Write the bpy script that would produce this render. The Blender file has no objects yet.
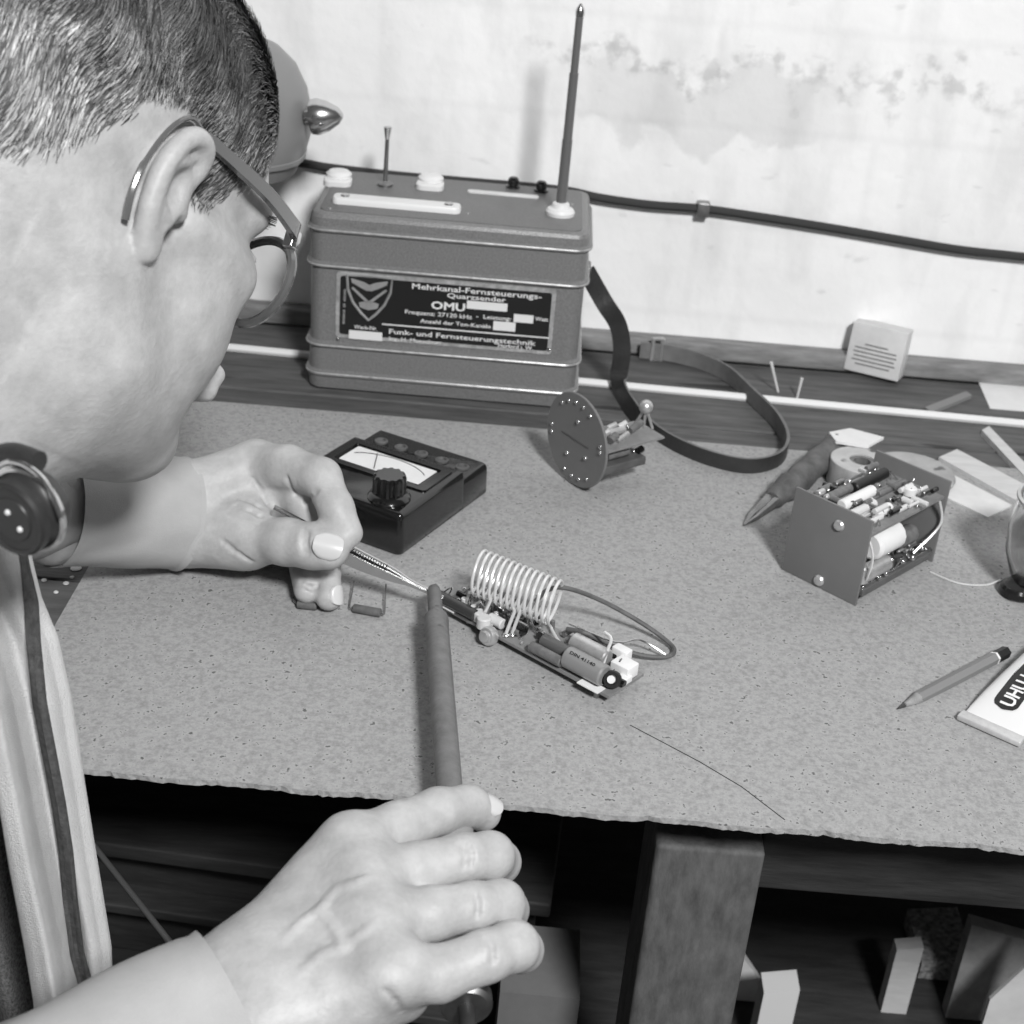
import bpy, bmesh, math, random
import numpy as np
from mathutils import Vector, Matrix
random.seed(7); RNG = np.random.RandomState(5)
SC = bpy.context.scene; COL = SC.collection
PI = math.pi
# ---------------------------------------------------------------- camera
TH = math.radians(28); RO = math.radians(4.8); FPX = 1500.0
CAM = Vector((0, 0, 1.21))
FW = Vector((0, math.cos(TH), -math.sin(TH)))
_u0 = Vector((0, math.sin(TH), math.cos(TH))); _r0 = Vector((1, 0, 0))
RT = math.cos(RO)*_r0 + math.sin(RO)*_u0
UP = -math.sin(RO)*_r0 + math.cos(RO)*_u0
def ray(x, y): return FW + RT*((x-512)/FPX) + UP*((512-y)/FPX)
def P(x, y, Z): return CAM + ray(x, y)*Z                      # point at depth Z
def TZ(x, y, z=.75): d = ray(x, y); return CAM + d*((z-CAM.z)/d.z)
def TY(x, y, Y): d = ray(x, y); return CAM + d*((Y-CAM.y)/d.y)
cd = bpy.data.cameras.new('camera'); cam = bpy.data.objects.new('camera', cd); COL.objects.link(cam)
cam.matrix_world = Matrix(((RT.x, UP.x, -FW.x, CAM.x), (RT.y, UP.y, -FW.y, CAM.y), (RT.z, UP.z, -FW.z, CAM.z), (0, 0, 0, 1)))
cd.sensor_width = 36; cd.lens = 36*FPX/1024; cd.clip_start = .02
cd.dof.use_dof = True; cd.dof.focus_distance = .76; cd.dof.aperture_fstop = 16
SC.camera = cam
SC.view_settings.view_transform = 'Standard'; SC.view_settings.look = 'None'; SC.view_settings.gamma = 1
SC.view_settings.exposure = 0.32; SC.view_settings.use_curve_mapping = False

# ---------------------------------------------------------------- materials
def lin(g): g = g/255; return g/12.92 if g <= .04045 else ((g+.055)/1.055)**2.4
def mat(name, g, rough=.6, metal=0, noise=None, bump=None, spec=.5, sss=0, coat=0, stretch=None, dark=None):
    """g: sRGB grey of the thing; noise=(scale, amount); bump=(scale, strength); dark=(scale, threshold, grey) for spots"""
    m = bpy.data.materials.new(name); m.use_nodes = True
    nt = m.node_tree; N = nt.nodes; L = nt.links; b = N['Principled BSDF']
    c = lin(g); b.inputs['Base Color'].default_value = (c, c, c, 1)
    b.inputs['Roughness'].default_value = rough; b.inputs['Metallic'].default_value = metal
    b.inputs['Specular IOR Level'].default_value = spec
    if coat: b.inputs['Coat Weight'].default_value = coat; b.inputs['Coat Roughness'].default_value = .12
    tc = N.new('ShaderNodeTexCoord'); src = tc.outputs['Object']
    if stretch:
        mp = N.new('ShaderNodeMapping'); mp.inputs['Scale'].default_value = stretch; L.new(src, mp.inputs[0]); src = mp.outputs[0]
    cur = None
    if noise:
        n = N.new('ShaderNodeTexNoise'); n.inputs['Scale'].default_value = noise[0]; n.inputs['Detail'].default_value = 6
        n.inputs['Roughness'].default_value = .65
        L.new(src, n.inputs['Vector'])
        r = N.new('ShaderNodeMapRange'); a = noise[1]
        r.inputs[1].default_value = .3; r.inputs[2].default_value = .7
        r.inputs[3].default_value = lin(max(2, g-a)); r.inputs[4].default_value = lin(min(255, g+a))
        L.new(n.outputs[0], r.inputs[0]); cur = r.outputs[0]
    if dark:
        n = N.new('ShaderNodeTexNoise'); n.inputs['Scale'].default_value = dark[0]; n.inputs['Detail'].default_value = 3
        L.new(src, n.inputs['Vector'])
        r = N.new('ShaderNodeMapRange'); r.inputs[1].default_value = dark[1]; r.inputs[2].default_value = dark[1]+.06
        L.new(n.outputs[0], r.inputs[0])
        mx = N.new('ShaderNodeMix'); mx.data_type = 'FLOAT'
        L.new(r.outputs[0], mx.inputs[0])
        if cur: L.new(cur, mx.inputs[2])
        else: mx.inputs[2].default_value = c
        mx.inputs[3].default_value = lin(dark[2]); cur = mx.outputs[0]
    if cur: L.new(cur, b.inputs['Base Color'])
    if bump:
        n2 = N.new('ShaderNodeTexNoise'); n2.inputs['Scale'].default_value = bump[0]; n2.inputs['Detail'].default_value = 5
        L.new(src, n2.inputs['Vector'])
        bp = N.new('ShaderNodeBump'); bp.inputs['Strength'].default_value = bump[1]; bp.inputs['Distance'].default_value = .001
        L.new(n2.outputs[0], bp.inputs['Height']); L.new(bp.outputs[0], b.inputs['Normal'])
    if sss:
        b.inputs['Subsurface Weight'].default_value = sss; b.inputs['Subsurface Radius'].default_value = (.004, .004, .004)
        b.inputs['Subsurface Scale'].default_value = 1
    return m
M = {}
M['hardboard'] = mat('hardboard', 156, .85, noise=(330, 20), bump=(900, .3), dark=(330, .645, 100), spec=.2)
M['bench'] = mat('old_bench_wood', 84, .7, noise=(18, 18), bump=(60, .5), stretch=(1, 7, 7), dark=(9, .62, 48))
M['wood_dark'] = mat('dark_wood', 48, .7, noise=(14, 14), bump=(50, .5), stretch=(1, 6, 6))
M['wood_leg'] = mat('worn_leg_wood', 84, .75, noise=(40, 18), bump=(120, .5), stretch=(3, 3, 1))
M['wood_light'] = mat('pale_wood', 200, .7, noise=(30, 10), stretch=(1, 5, 5))
M['hammer'] = mat('hammered_grey_paint', 118, .36, noise=(700, 13), bump=(800, .32), spec=.6)
M['ridge'] = mat('pale_ridge_paint', 172, .35, .3, noise=(160, 30))  # mottled grey, lighter than the case
M['hammer_top'] = mat('grey_top_panel', 112, .5, noise=(500, 8), bump=(420, .4))
M['white'] = mat('white_plastic', 228, .4)
M['offwhite'] = mat('off_white', 212, .6, noise=(60, 8))
M['paper'] = mat('paper', 225, .85, noise=(40, 6))
M['black'] = mat('black_print', 26, .45)
M['bake'] = mat('black_bakelite', 20, .16, noise=(60, 4), spec=.6, coat=.4)
M['steel'] = mat('steel', 205, .22, 1)
M['steel_dull'] = mat('dull_steel', 150, .4, 1, noise=(90, 20))
M['chrome'] = mat('chrome', 225, .12, 1)
M['silver'] = mat('silvered_wire', 235, .28, .35)
M['grey'] = mat('mid_grey', 120, .6)
M['plate'] = mat('grey_painted_plate', 116, .5, noise=(30, 3))
M['pcb'] = mat('phenolic_board', 128, .45, noise=(90, 10))
M['pcbd'] = mat('dark_phenolic_board', 84, .45, noise=(90, 10))
M['leather'] = mat('leather', 50, .5, bump=(400, .4), noise=(60, 6))
M['leather_in_lit_edge'] = mat('leather_inside_lit_edge', 110, .8, noise=(80, 10))
M['rubber'] = mat('rubber_cable', 44, .5)
M['solder'] = mat('solder', 220, .2, 1)
M['foil'] = mat('foil', 205, .35, .7, noise=(120, 15))
M['cer'] = mat('ceramic', 205, .35)
M['comp'] = mat('brown_component', 104, .4, noise=(200, 15))
M['iron'] = mat('oxidised_tube', 112, .5, .2, noise=(90, 12), bump=(200, .4), dark=(120, .66, 88))
M['handle'] = mat('handle_wood', 150, .6, noise=(50, 10))
M['lamp'] = mat('lamp_grey_enamel', 132, .35, spec=.5)
M['tool'] = mat('worn_tool', 88, .6, noise=(80, 20), bump=(200, .4))

# ---------------------------------------------------------------- mesh helpers
class MB:
    def __init__(s): s.v = []; s.f = []
    def add(s, vs, fs):
        o = len(s.v); s.v += [Vector(v) for v in vs]; s.f += [tuple(i+o for i in f) for f in fs]; return s
    def box(s, c, size, rot=None, ch=0.0):
        c = Vector(c); x, y, z = [q/2 for q in size]; rot = rot or Matrix.Identity(3)
        if ch <= 0:
            vs = [c+rot@Vector((i*x, j*y, k*z)) for i in (-1, 1) for j in (-1, 1) for k in (-1, 1)]
            return s.add(vs, [(0, 1, 3, 2), (4, 6, 7, 5), (0, 4, 5, 1), (2, 3, 7, 6), (0, 2, 6, 4), (1, 5, 7, 3)])
        bm = bmesh.new(); bmesh.ops.create_cube(bm, size=1)
        for v in bm.verts: v.co = Vector((v.co.x*2*x, v.co.y*2*y, v.co.z*2*z))
        bmesh.ops.bevel(bm, geom=bm.edges[:], offset=ch, segments=3, affect='EDGES', profile=.5)
        bm.verts.index_update()
        vs = [c+rot@v.co for v in bm.verts]; fs = [[v.index for v in f.verts] for f in bm.faces]; bm.free()
        return s.add(vs, fs)
    def tube(s, pts, r, n=10, cap=True):
        pts = [Vector(p) for p in pts]; m = len(pts)
        rs = r if isinstance(r, (list, tuple)) else [r]*m
        t0 = (pts[1]-pts[0]).normalized()
        a = t0.orthogonal().normalized(); rings = []
        for i in range(m):
            t = (pts[min(i+1, m-1)]-pts[max(i-1, 0)]).normalized()
            a = (a-t*a.dot(t)).normalized(); b = t.cross(a)
            rings += [pts[i]+(a*math.cos(2*PI*k/n)+b*math.sin(2*PI*k/n))*rs[i] for k in range(n)]
        fs = [(i*n+k, i*n+(k+1) % n, (i+1)*n+(k+1) % n, (i+1)*n+k) for i in range(m-1) for k in range(n)]
        if cap: fs += [tuple(range(n))[::-1], tuple((m-1)*n+k for k in range(n))]
        return s.add(rings, fs)
    def lathe(s, base, axis, prof, n=32, cap=True):
        base = Vector(base); ax = Vector(axis).normalized(); a = ax.orthogonal().normalized(); b = ax.cross(a)
        vs = [base+ax*h+(a*math.cos(2*PI*k/n)+b*math.sin(2*PI*k/n))*max(r, 1e-5) for r, h in prof for k in range(n)]
        m = len(prof)
        fs = [(i*n+k, i*n+(k+1) % n, (i+1)*n+(k+1) % n, (i+1)*n+k) for i in range(m-1) for k in range(n)]
        if cap: fs += [tuple(range(n))[::-1], tuple((m-1)*n+k for k in range(n))]
        return s.add(vs, fs)
    def ribbon(s, pts, wv, th):
        """pts centre line, wv width vectors, th thickness"""
        pts = [Vector(p) for p in pts]; m = len(pts); vs = []
        for i in range(m):
            t = (pts[min(i+1, m-1)]-pts[max(i-1, 0)]).normalized(); w = Vector(wv[i]); nrm = t.cross(w).normalized()*th/2
            vs += [pts[i]+w/2+nrm, pts[i]+w/2-nrm, pts[i]-w/2-nrm, pts[i]-w/2+nrm]
        fs = [(i*4+k, i*4+(k+1) % 4, (i+1)*4+(k+1) % 4, (i+1)*4+k) for i in range(m-1) for k in range(4)]
        fs += [(3, 2, 1, 0), tuple((m-1)*4+k for k in range(4))]
        return s.add(vs, fs)
    def prism(s, poly, off):
        """poly: 3D polygon, extruded by vector off"""
        n = len(poly); poly = [Vector(p) for p in poly]; off = Vector(off)
        return s.add(poly+[p+off for p in poly], [tuple(range(n))[::-1], tuple(range(n, 2*n))]+[(i, (i+1) % n, n+(i+1) % n, n+i) for i in range(n)])
    def ball(s, c, r, n=12, sc=(1, 1, 1)):
        prof = [(math.sin(PI*i/n), -math.cos(PI*i/n)) for i in range(n+1)]
        t = MB().lathe((0, 0, 0), (0, 0, 1), prof, n*2, cap=False)
        rr = Vector(sc)*r
        return s.add([Vector(c)+Vector((v.x*rr.x, v.y*rr.y, v.z*rr.z)) for v in t.v], t.f)
    def xf(s, m):
        s.v = [m@v for v in s.v]; return s
    def build(s, name, m, parent=None, smooth=True, angle=35):
        me = bpy.data.meshes.new(name); me.from_pydata([tuple(v) for v in s.v], [], s.f); me.update()
        bm = bmesh.new(); bm.from_mesh(me); bmesh.ops.recalc_face_normals(bm, faces=bm.faces[:]); bm.to_mesh(me); bm.free()
        return link(name, me, m, parent, smooth, angle)
def link(name, me, m, parent=None, smooth=True, angle=35):
    o = bpy.data.objects.new(name, me); COL.objects.link(o)
    if m:
        me.materials.clear(); me.materials.append(M[m] if isinstance(m, str) else m)
    if smooth:
        me.shade_smooth()
        if angle: me.set_sharp_from_angle(angle=math.radians(angle))
    if parent: setpar(o, parent)
    return o
def setpar(o, parent):
    o.parent = parent; o.matrix_parent_inverse = Matrix.Translation(-parent_loc(parent))
def parent_loc(p):
    l = Vector(p.location)
    while p.parent: p = p.parent
    return l if p.type == 'EMPTY' else Vector((0, 0, 0))
def root(name, loc, label, cat, group=None):
    o = bpy.data.objects.new(name, None); COL.objects.link(o); o.location = loc; o.empty_display_size = .02
    return tag(o, label, cat, group)
def tag(o, label, cat, group=None):
    o['label'] = label; o['category'] = cat
    if group: o['group'] = group
    return o
def part(p, name, mb, m, **k):
    """mesh part in world coordinates under p (p an Empty at p.location, or a mesh part)"""
    me_o = mb.build(name, m, None, **k)
    me_o.parent = p
    top = p
    off = Vector(p.location)
    if p.type != 'EMPTY': off = Vector((0, 0, 0)) if p.parent is None else Vector(p.get('_o', (0, 0, 0)))
    if p.type == 'EMPTY':
        for v in me_o.data.vertices: v.co -= off
    else:
        base = p
        while base.parent: base = base.parent
        if base.type == 'EMPTY':
            for v in me_o.data.vertices: v.co -= Vector(base.location)
    return me_o
def smooth_path(pts, n=8):
    pts = [Vector(p) for p in pts]; out = []
    for i in range(len(pts)-1):
        p0 = pts[max(i-1, 0)]; p1 = pts[i]; p2 = pts[i+1]; p3 = pts[min(i+2, len(pts)-1)]
        for k in range(n):
            t = k/n
            out.append(.5*((2*p1)+(p2-p0)*t+(2*p0-5*p1+4*p2-p3)*t*t+(-p0+3*p1-3*p2+p3)*t**3))
    out.append(pts[-1]); return out
def text_mb(body, o, ux, uy, width=None, height=None, depth=.0004, bold=0):
    """text as mesh: origin o bottom-left, ux/uy unit directions, fitted to width x height"""
    cu = bpy.data.curves.new('t', 'FONT'); cu.body = body; cu.size = 1; cu.offset = bold; cu.resolution_u = 2
    ob = bpy.data.objects.new('t', cu); COL.objects.link(ob)
    dg = bpy.context.evaluated_depsgraph_get(); me = bpy.data.meshes.new_from_object(ob.evaluated_get(dg))
    xs = [v.co.x for v in me.vertices]; ys = [v.co.y for v in me.vertices]
    x0, x1, y0, y1 = min(xs), max(xs), min(ys), max(ys)
    hgt = .72
    sx = width/(x1-x0) if width else height/hgt
    sy = height/hgt if height else sx
    o = Vector(o); ux = Vector(ux).normalized(); uy = Vector(uy).normalized(); nn = ux.cross(uy).normalized()
    mb = MB(); mb.add([o+ux*((v.co.x-x0)*sx)+uy*(v.co.y*sy)+nn*depth for v in me.vertices], [tuple(p.vertices) for p in me.polygons])
    bpy.data.objects.remove(ob); bpy.data.curves.remove(cu); bpy.data.meshes.remove(me)
    return mb
def rrect(w, d, r, n=6):
    out = []
    for cx, cy, a0 in ((w/2-r, d/2-r, 0), (-w/2+r, d/2-r, 90), (-w/2+r, -d/2+r, 180), (w/2-r, -d/2+r, 270)):
        for k in range(n+1):
            a = math.radians(a0+90*k/n); out.append((cx+r*math.cos(a), cy+r*math.sin(a)))
    return out
def loft(c, w, d, r, prof, rz=0, taper=0):
    """stack of rounded rectangles: prof = [(z, outset)]"""
    mb = MB(); vs = []; n = None; R = Matrix.Rotation(rz, 3, 'Z')
    for z, o in prof:
        ring = rrect(w+2*o, d+2*o, max(r+o, .0005)); n = len(ring)
        vs += [Vector(c)+R@Vector((x, y, z)) for x, y in ring]
    m = len(prof)
    fs = [(i*n+k, i*n+(k+1) % n, (i+1)*n+(k+1) % n, (i+1)*n+k) for i in range(m-1) for k in range(n)]
    fs += [tuple(range(n))[::-1], tuple((m-1)*n+k for k in range(n))]
    return mb.add(vs, fs)
def struct(o): o['kind'] = 'structure'; return o
# ================================================================ SETTING
BZ = .747   # bare bench top; the hardboard's top is at .75
# whitewashed wall
wm = bpy.data.materials.new('whitewashed_masonry'); wm.use_nodes = True
nt = wm.node_tree; N = nt.nodes; L = nt.links; b = N['Principled BSDF']; b.inputs['Roughness'].default_value = .9; b.inputs['Specular IOR Level'].default_value = .1
tc = N.new('ShaderNodeTexCoord')
def nz(scale, detail, st=(1, 1, 1)):
    mp = N.new('ShaderNodeMapping'); mp.inputs['Scale'].default_value = st; L.new(tc.outputs['Object'], mp.inputs[0])
    n = N.new('ShaderNodeTexNoise'); n.inputs['Scale'].default_value = scale; n.inputs['Detail'].default_value = detail; L.new(mp.outputs[0], n.inputs['Vector']); return n.outputs[0]
def mrange(v, a, b_, c, d):
    r = N.new('ShaderNodeMapRange'); r.inputs[1].default_value = a; r.inputs[2].default_value = b_; r.inputs[3].default_value = c; r.inputs[4].default_value = d; L.new(v, r.inputs[0]); return r.outputs[0]
def mul(a, b_):
    m = N.new('ShaderNodeMath'); m.operation = 'MULTIPLY'; L.new(a, m.inputs[0])
    if isinstance(b_, float): m.inputs[1].default_value = b_
    else: L.new(b_, m.inputs[1])
    return m.outputs[0]
v = mul(mrange(nz(7, 6), .35, .65, .90, .98), mrange(nz(30, 5, (1, 1, .35)), .28, .5, .88, 1.0))
v = mul(v, mrange(nz(60, 6, (.6, 1, 1.2)), .66, .78, 1.0, .80))
sx = N.new('ShaderNodeSeparateXYZ'); L.new(tc.outputs['Object'], sx.inputs[0])
def band(sock, c, w, soft):
    m = N.new('ShaderNodeMath'); m.operation = 'SUBTRACT'; L.new(sock, m.inputs[0]); m.inputs[1].default_value = c
    a = N.new('ShaderNodeMath'); a.operation = 'ABSOLUTE'; L.new(m.outputs[0], a.inputs[0]); return mrange(a.outputs[0], w, w+soft, 1, 0)
def inv(s_, k): 
    return mrange(s_, 0, 1, 1, 1-k)
pc_ = TY(700, 108, 1.185); qh = TY(780, 74, 1.185); kx = TY(512, 200, 1.185)
zt_w = N.new('ShaderNodeMath'); zt_w.operation = 'ADD'; L.new(sx.outputs[2], zt_w.inputs[0]); L.new(mrange(nz(25, 4), .3, .7, -.02, .02), zt_w.inputs[1])
m1_ = mul(band(sx.outputs[0], pc_.x, .085, .02), band(zt_w.outputs[0], pc_.z, .024, .008)); v = mul(v, inv(m1_, .13))
m2_ = mul(mul(band(sx.outputs[0], qh.x, .16, .06), band(zt_w.outputs[0], qh.z, .006, .012)), mrange(nz(70, 5), .45, .6, 0, 1)); v = mul(v, inv(m2_, .27))
# courses of bricks: slightly greyer joints
br = N.new('ShaderNodeTexBrick'); br.inputs['Scale'].default_value = 1; br.inputs['Brick Width'].default_value = .26; br.inputs['Row Height'].default_value = .078
br.inputs['Mortar Size'].default_value = .006; br.inputs['Mortar Smooth'].default_value = 1
br.inputs['Color1'].default_value = (1, 1, 1, 1); br.inputs['Color2'].default_value = (.98, .98, .98, 1); br.inputs['Mortar'].default_value = (.95, .95, .95, 1)
cx = N.new('ShaderNodeSeparateXYZ'); cc = N.new('ShaderNodeCombineXYZ'); L.new(tc.outputs['Object'], cx.inputs[0]); L.new(cx.outputs[0], cc.inputs[0]); L.new(cx.outputs[2], cc.inputs[1])
L.new(cc.outputs[0], br.inputs['Vector'])
v = mul(v, br.outputs['Color']); L.new(v, b.inputs['Base Color'])
bp = N.new('ShaderNodeBump'); bp.inputs['Strength'].default_value = .5; bp.inputs['Distance'].default_value = .002
L.new(nz(60, 6), bp.inputs['Height']); L.new(bp.outputs[0], b.inputs['Normal'])
struct(MB().box((0, 1.245, 1.3), (4, .12, 2.6)).build('wall_back', wm, smooth=False))
struct(MB().box((0, .2, -.05), (4, 2.3, .1)).build('floor', mat('cellar_floor', 70, .9, noise=(6, 12)), smooth=False))
sk = MB().box((0, 1.176, BZ+.007), (2.0, .018, .014), ch=.002)
struct(sk.build('trim_1', mat('weathered_trim', 128, .8, noise=(30, 22), stretch=(1, 5, 5))))

# workbench
wb = root('workbench', (0, .85, 0), 'dark wooden workbench standing against the whitewashed wall', 'workbench')
tb = MB()
for i, (y0, y1) in enumerate(((.622, .74), (.742, .885), (.887, 1.03), (1.033, 1.166))):
    tb.box((0, (y0+y1)/2, BZ-.0175), (2.0, y1-y0, .035), ch=.0015)
part(wb, 'tabletop', tb, 'bench')
zb = TY(900, 893, .625).z
lx0 = TY(652, 860, .606).x; lx1 = TY(752, 910, .606).x
LEG = MB().box(((lx0+lx1)/2, .640, (BZ-.04)/2), (lx1-lx0, .058, BZ-.04), ch=.003)
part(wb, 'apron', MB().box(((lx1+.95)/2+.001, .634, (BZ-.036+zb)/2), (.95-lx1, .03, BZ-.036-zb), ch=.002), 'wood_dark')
LEG.v = [Vector((q.x, q.y-.012, q.z)) for q in LEG.v]
part(wb, 'leg', LEG, 'wood_leg')
for sx, sy in ((-.85, .65), (-.85, 1.12), (.9, 1.12), (.9, .65)):
    part(wb, 'leg', MB().box((sx, sy, (BZ-.04)/2), (.06, .05, BZ-.04), ch=.003), 'wood_leg')
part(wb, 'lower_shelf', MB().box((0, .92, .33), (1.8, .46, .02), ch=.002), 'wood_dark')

# hardboard sheet with a torn front edge
HB = MB(); nx = 260; x0, x1, y0, y1 = -.245, .42, .567, .9985
rows = []
for i in range(nx+1):
    x = x0+(x1-x0)*i/nx; j = .0008*math.sin(x*90)+random.uniform(-.0004, .0004)+(.0010 if random.random() < .06 else 0)
    rows.append((x, y0+j))
vs = []
for (x, y) in rows: vs += [(x, y, .75), (x, y+random.uniform(-.0006, .0004), .747), (x, y1, .7472), (x, y1, .75)]
fs = [(i*4+k, i*4+(k+1) % 4, (i+1)*4+(k+1) % 4, (i+1)*4+k) for i in range(nx) for k in range(4)]+[(3, 2, 1, 0), tuple(nx*4+k for k in range(4))]
HB.add(vs, fs)
hb = tag(HB.build('hardboard_sheet', 'hardboard', smooth=False), 'pale speckled hardboard sheet with torn front edge covering the workbench', 'board')
ck = [TZ(x, y, .7501) for x, y in ((630, 725), (668, 745), (700, 762), (742, 787), (785, 820))]
o = MB().tube(ck, .00025, 4).build('scratch', 'black'); o.parent = hb

# things under the bench, left: a low chest of dark boards
cr = root('wooden_chest', (-.28, .8, .34), 'dark wooden chest with ledged boards under the left of the workbench', 'chest')
rz = math.radians(-4.4); Rz = Matrix.Rotation(rz, 3, 'Z')
def ch_pt(px, py, Y=.78): return TY(px, py, Y)
zt = ch_pt(190, 846).z; z2 = ch_pt(190, 908).z; z3 = ch_pt(190, 975).z
c0 = Vector((-.27, .80, 0))
def ledge(z, out, h): return MB().box(c0+Rz@Vector((0, -.02+.02-out/2, z)), (.62, .02+out, h), Rz, ch=.0015)
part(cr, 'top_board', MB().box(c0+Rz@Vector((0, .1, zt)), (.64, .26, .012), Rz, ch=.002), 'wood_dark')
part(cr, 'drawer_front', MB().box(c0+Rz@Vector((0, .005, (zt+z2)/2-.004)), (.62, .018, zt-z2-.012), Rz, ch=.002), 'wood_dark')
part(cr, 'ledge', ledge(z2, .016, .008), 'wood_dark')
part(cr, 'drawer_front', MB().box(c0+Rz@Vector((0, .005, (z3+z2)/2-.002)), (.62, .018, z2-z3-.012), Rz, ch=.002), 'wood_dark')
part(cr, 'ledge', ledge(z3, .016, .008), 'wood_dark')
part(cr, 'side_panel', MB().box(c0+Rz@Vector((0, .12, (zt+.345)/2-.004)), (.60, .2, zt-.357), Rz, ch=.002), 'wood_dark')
# right: scraps standing on the shelf
def slab(name, px, Y, th, m, label, cat, group=None):
    pts = [TY(x, y, Y+dy) for x, y, dy in px]
    return tag(MB().prism(pts, (0, th, 0)).build(name, m, smooth=False), label, cat, group)
M['scrap'] = mat('scrap_board', 215, .8, noise=(30, 10)); M['scrapd'] = mat('scrap_board_grey', 150, .8, noise=(50, 18)); M['greybox'] = mat('grey_carton', 110, .8, noise=(20, 8))
def board_to_shelf(name, a, b_, Y, th, m, label, cat):
    """a,b_: top-left/top-right pixels; the board stands on the shelf"""
    A = TY(*a, Y); B = TY(*b_, Y); za = .3405
    C = A.copy(); D = B.copy(); C.z = D.z = za; C.y = D.y = Y-.0; C.x -= .0; 
    return tag(MB().prism([A, B, D, C], (0, th, 0)).build(name, m, smooth=False), label, cat)
board_to_shelf('plywood_offcut', (738, 952), (778, 1012), .86, .012, 'scrap', 'pale plywood offcut with slanted top on the lower shelf beside the bench leg', 'offcut')
board_to_shelf('white_block', (764, 993), (800, 990), .80, .02, 'white', 'small white block with a square top in front of the pale slanted offcut', 'block')
board_to_shelf('timber_scrap', (897, 950), (924, 948), .86, .012, 'wood_light', 'narrow pale wooden scrap standing on the lower shelf left of the gravel box', 'scrap wood')
gb = board_to_shelf('rubble_box', (922, 962), (974, 960), .90, .06, mat('coarse_rubble', 120, .9, noise=(240, 80), bump=(300, 1)), 'speckled rough block between the pale slat and the leaning board', 'block')
board_to_shelf('leaning_board', (972, 925), (1060, 950), .86, .012, 'scrapd', 'grey board standing at the right end of the lower shelf', 'board')
board_to_shelf('paper_sheet', (990, 1000), (1060, 935), .80, .003, 'scrap', 'white slanted card in front of the grey board at the right', 'card')
board_to_shelf('grey_carton', (500, 992), (580, 999), .68, .06, 'greybox', 'tall grey carton standing under the bench left of the leg', 'carton')

# ================================================================ WALL CABLE
cp = [(240, 158), (300, 163), (330, 168), (400, 176), (470, 182), (560, 190), (600, 198), (650, 205), (703, 209), (760, 217), (830, 228), (900, 240), (960, 250), (1024, 257), (1120, 268)]
pts = smooth_path([TY(x, y, 1.180) for x, y in cp], 6)
cb = root('wall_cable', tuple(pts[0]), 'black electric cable running along the whitewashed wall behind the transmitter', 'cable')
part(cb, 'cable_sheath', MB().tube(pts, .0036, 10), 'rubber')
q = TY(703, 209, 1.180); part(cb, 'cable_clip', MB().box(q, (.010, .010, .012), ch=.001), 'steel_dull')

# ================================================================ RADIO TRANSMITTER
RD = TZ(320, 168, BZ+.137).y-1.0415
RC = Vector((-.0615, 1.0415+RD/2, BZ+.0005)); RW, RH = .202, .137
print('radio depth', RD)
rd = root('radio_transmitter', tuple(RC), 'grey hammered metal radio transmitter box with black nameplate and antenna', 'radio transmitter')
prof = [(.0, -.003), (.002, 0), (.011, .001), (.0125, .0025), (.015, .0025), (.0165, 0), (.034, 0), (.0355, .0022), (.038, .0022), (.0395, -.0005), (.096, -.0005), (.0975, .0022), (.100, .0022), (.1015, 0), (.1225, 0), (.124, .0022), (.1265, .0022), (.1275, .0006), (.1335, .0002), (.1360, -.0012), (.137, -.004)]
part(rd, 'case', loft(RC, RW, RD, .011, prof), 'hammer', angle=22)
for zz in (.0140, .0367, .0987, .1253):
    lp_ = [RC+Vector((x, y, zz)) for x, y in rrect(RW+.0042, RD+.0042, .013, 5)]
    part(rd, 'ridge', MB().tube(lp_+[lp_[0]], .0009, 6, cap=False), 'ridge')
part(rd, 'top_panel', loft(RC, RW-.012, RD-.012, .008, [(.1365, 0), (.1376, 0), (.1378, -.0003)]), 'hammer_top')
ZT = BZ+.1378
FY = RC.y-RD/2+.0005
def fp(x, y, o=0): return TY(x, y, FY-o)
# nameplate
a = fp(337, 273); b_ = fp(556, 287); c = fp(552, 352); d = fp(335, 339)
nx0 = (a.x+d.x)/2; nx1 = (b_.x+c.x)/2; nz1 = (a.z+b_.z)/2; nz0 = (c.z+d.z)/2
nc = Vector(((nx0+nx1)/2, 0, (nz0+nz1)/2)); nw = nx1-nx0; nh = nz1-nz0
def plate(y, w, h, th, r):
    return MB().prism([Vector((nc.x+x, y, nc.z+z)) for x, z in rrect(w, h, r)], (0, -th, 0))
np_ = part(rd, 'nameplate', plate(FY+.0005, nw, nh, .0014, .003), 'ridge')
part(np_, 'nameplate_face', plate(FY-.0009, nw-.006, nh-.006, .0004, .002), 'black')
PY = FY-.0014
def np_pt(px, py, o=.0002): return TY(px, py, PY-o)
W_ = 'white'
def ntext(body, xl, yb, xr, hpx, bold=.012):
    o = np_pt(xl, yb); w = (np_pt(xr, yb)-o).length
    return text_mb(body, o, (1, 0, 0), (0, 0, 1), w, hpx/1.31/1000/.9, 0, bold)
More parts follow.
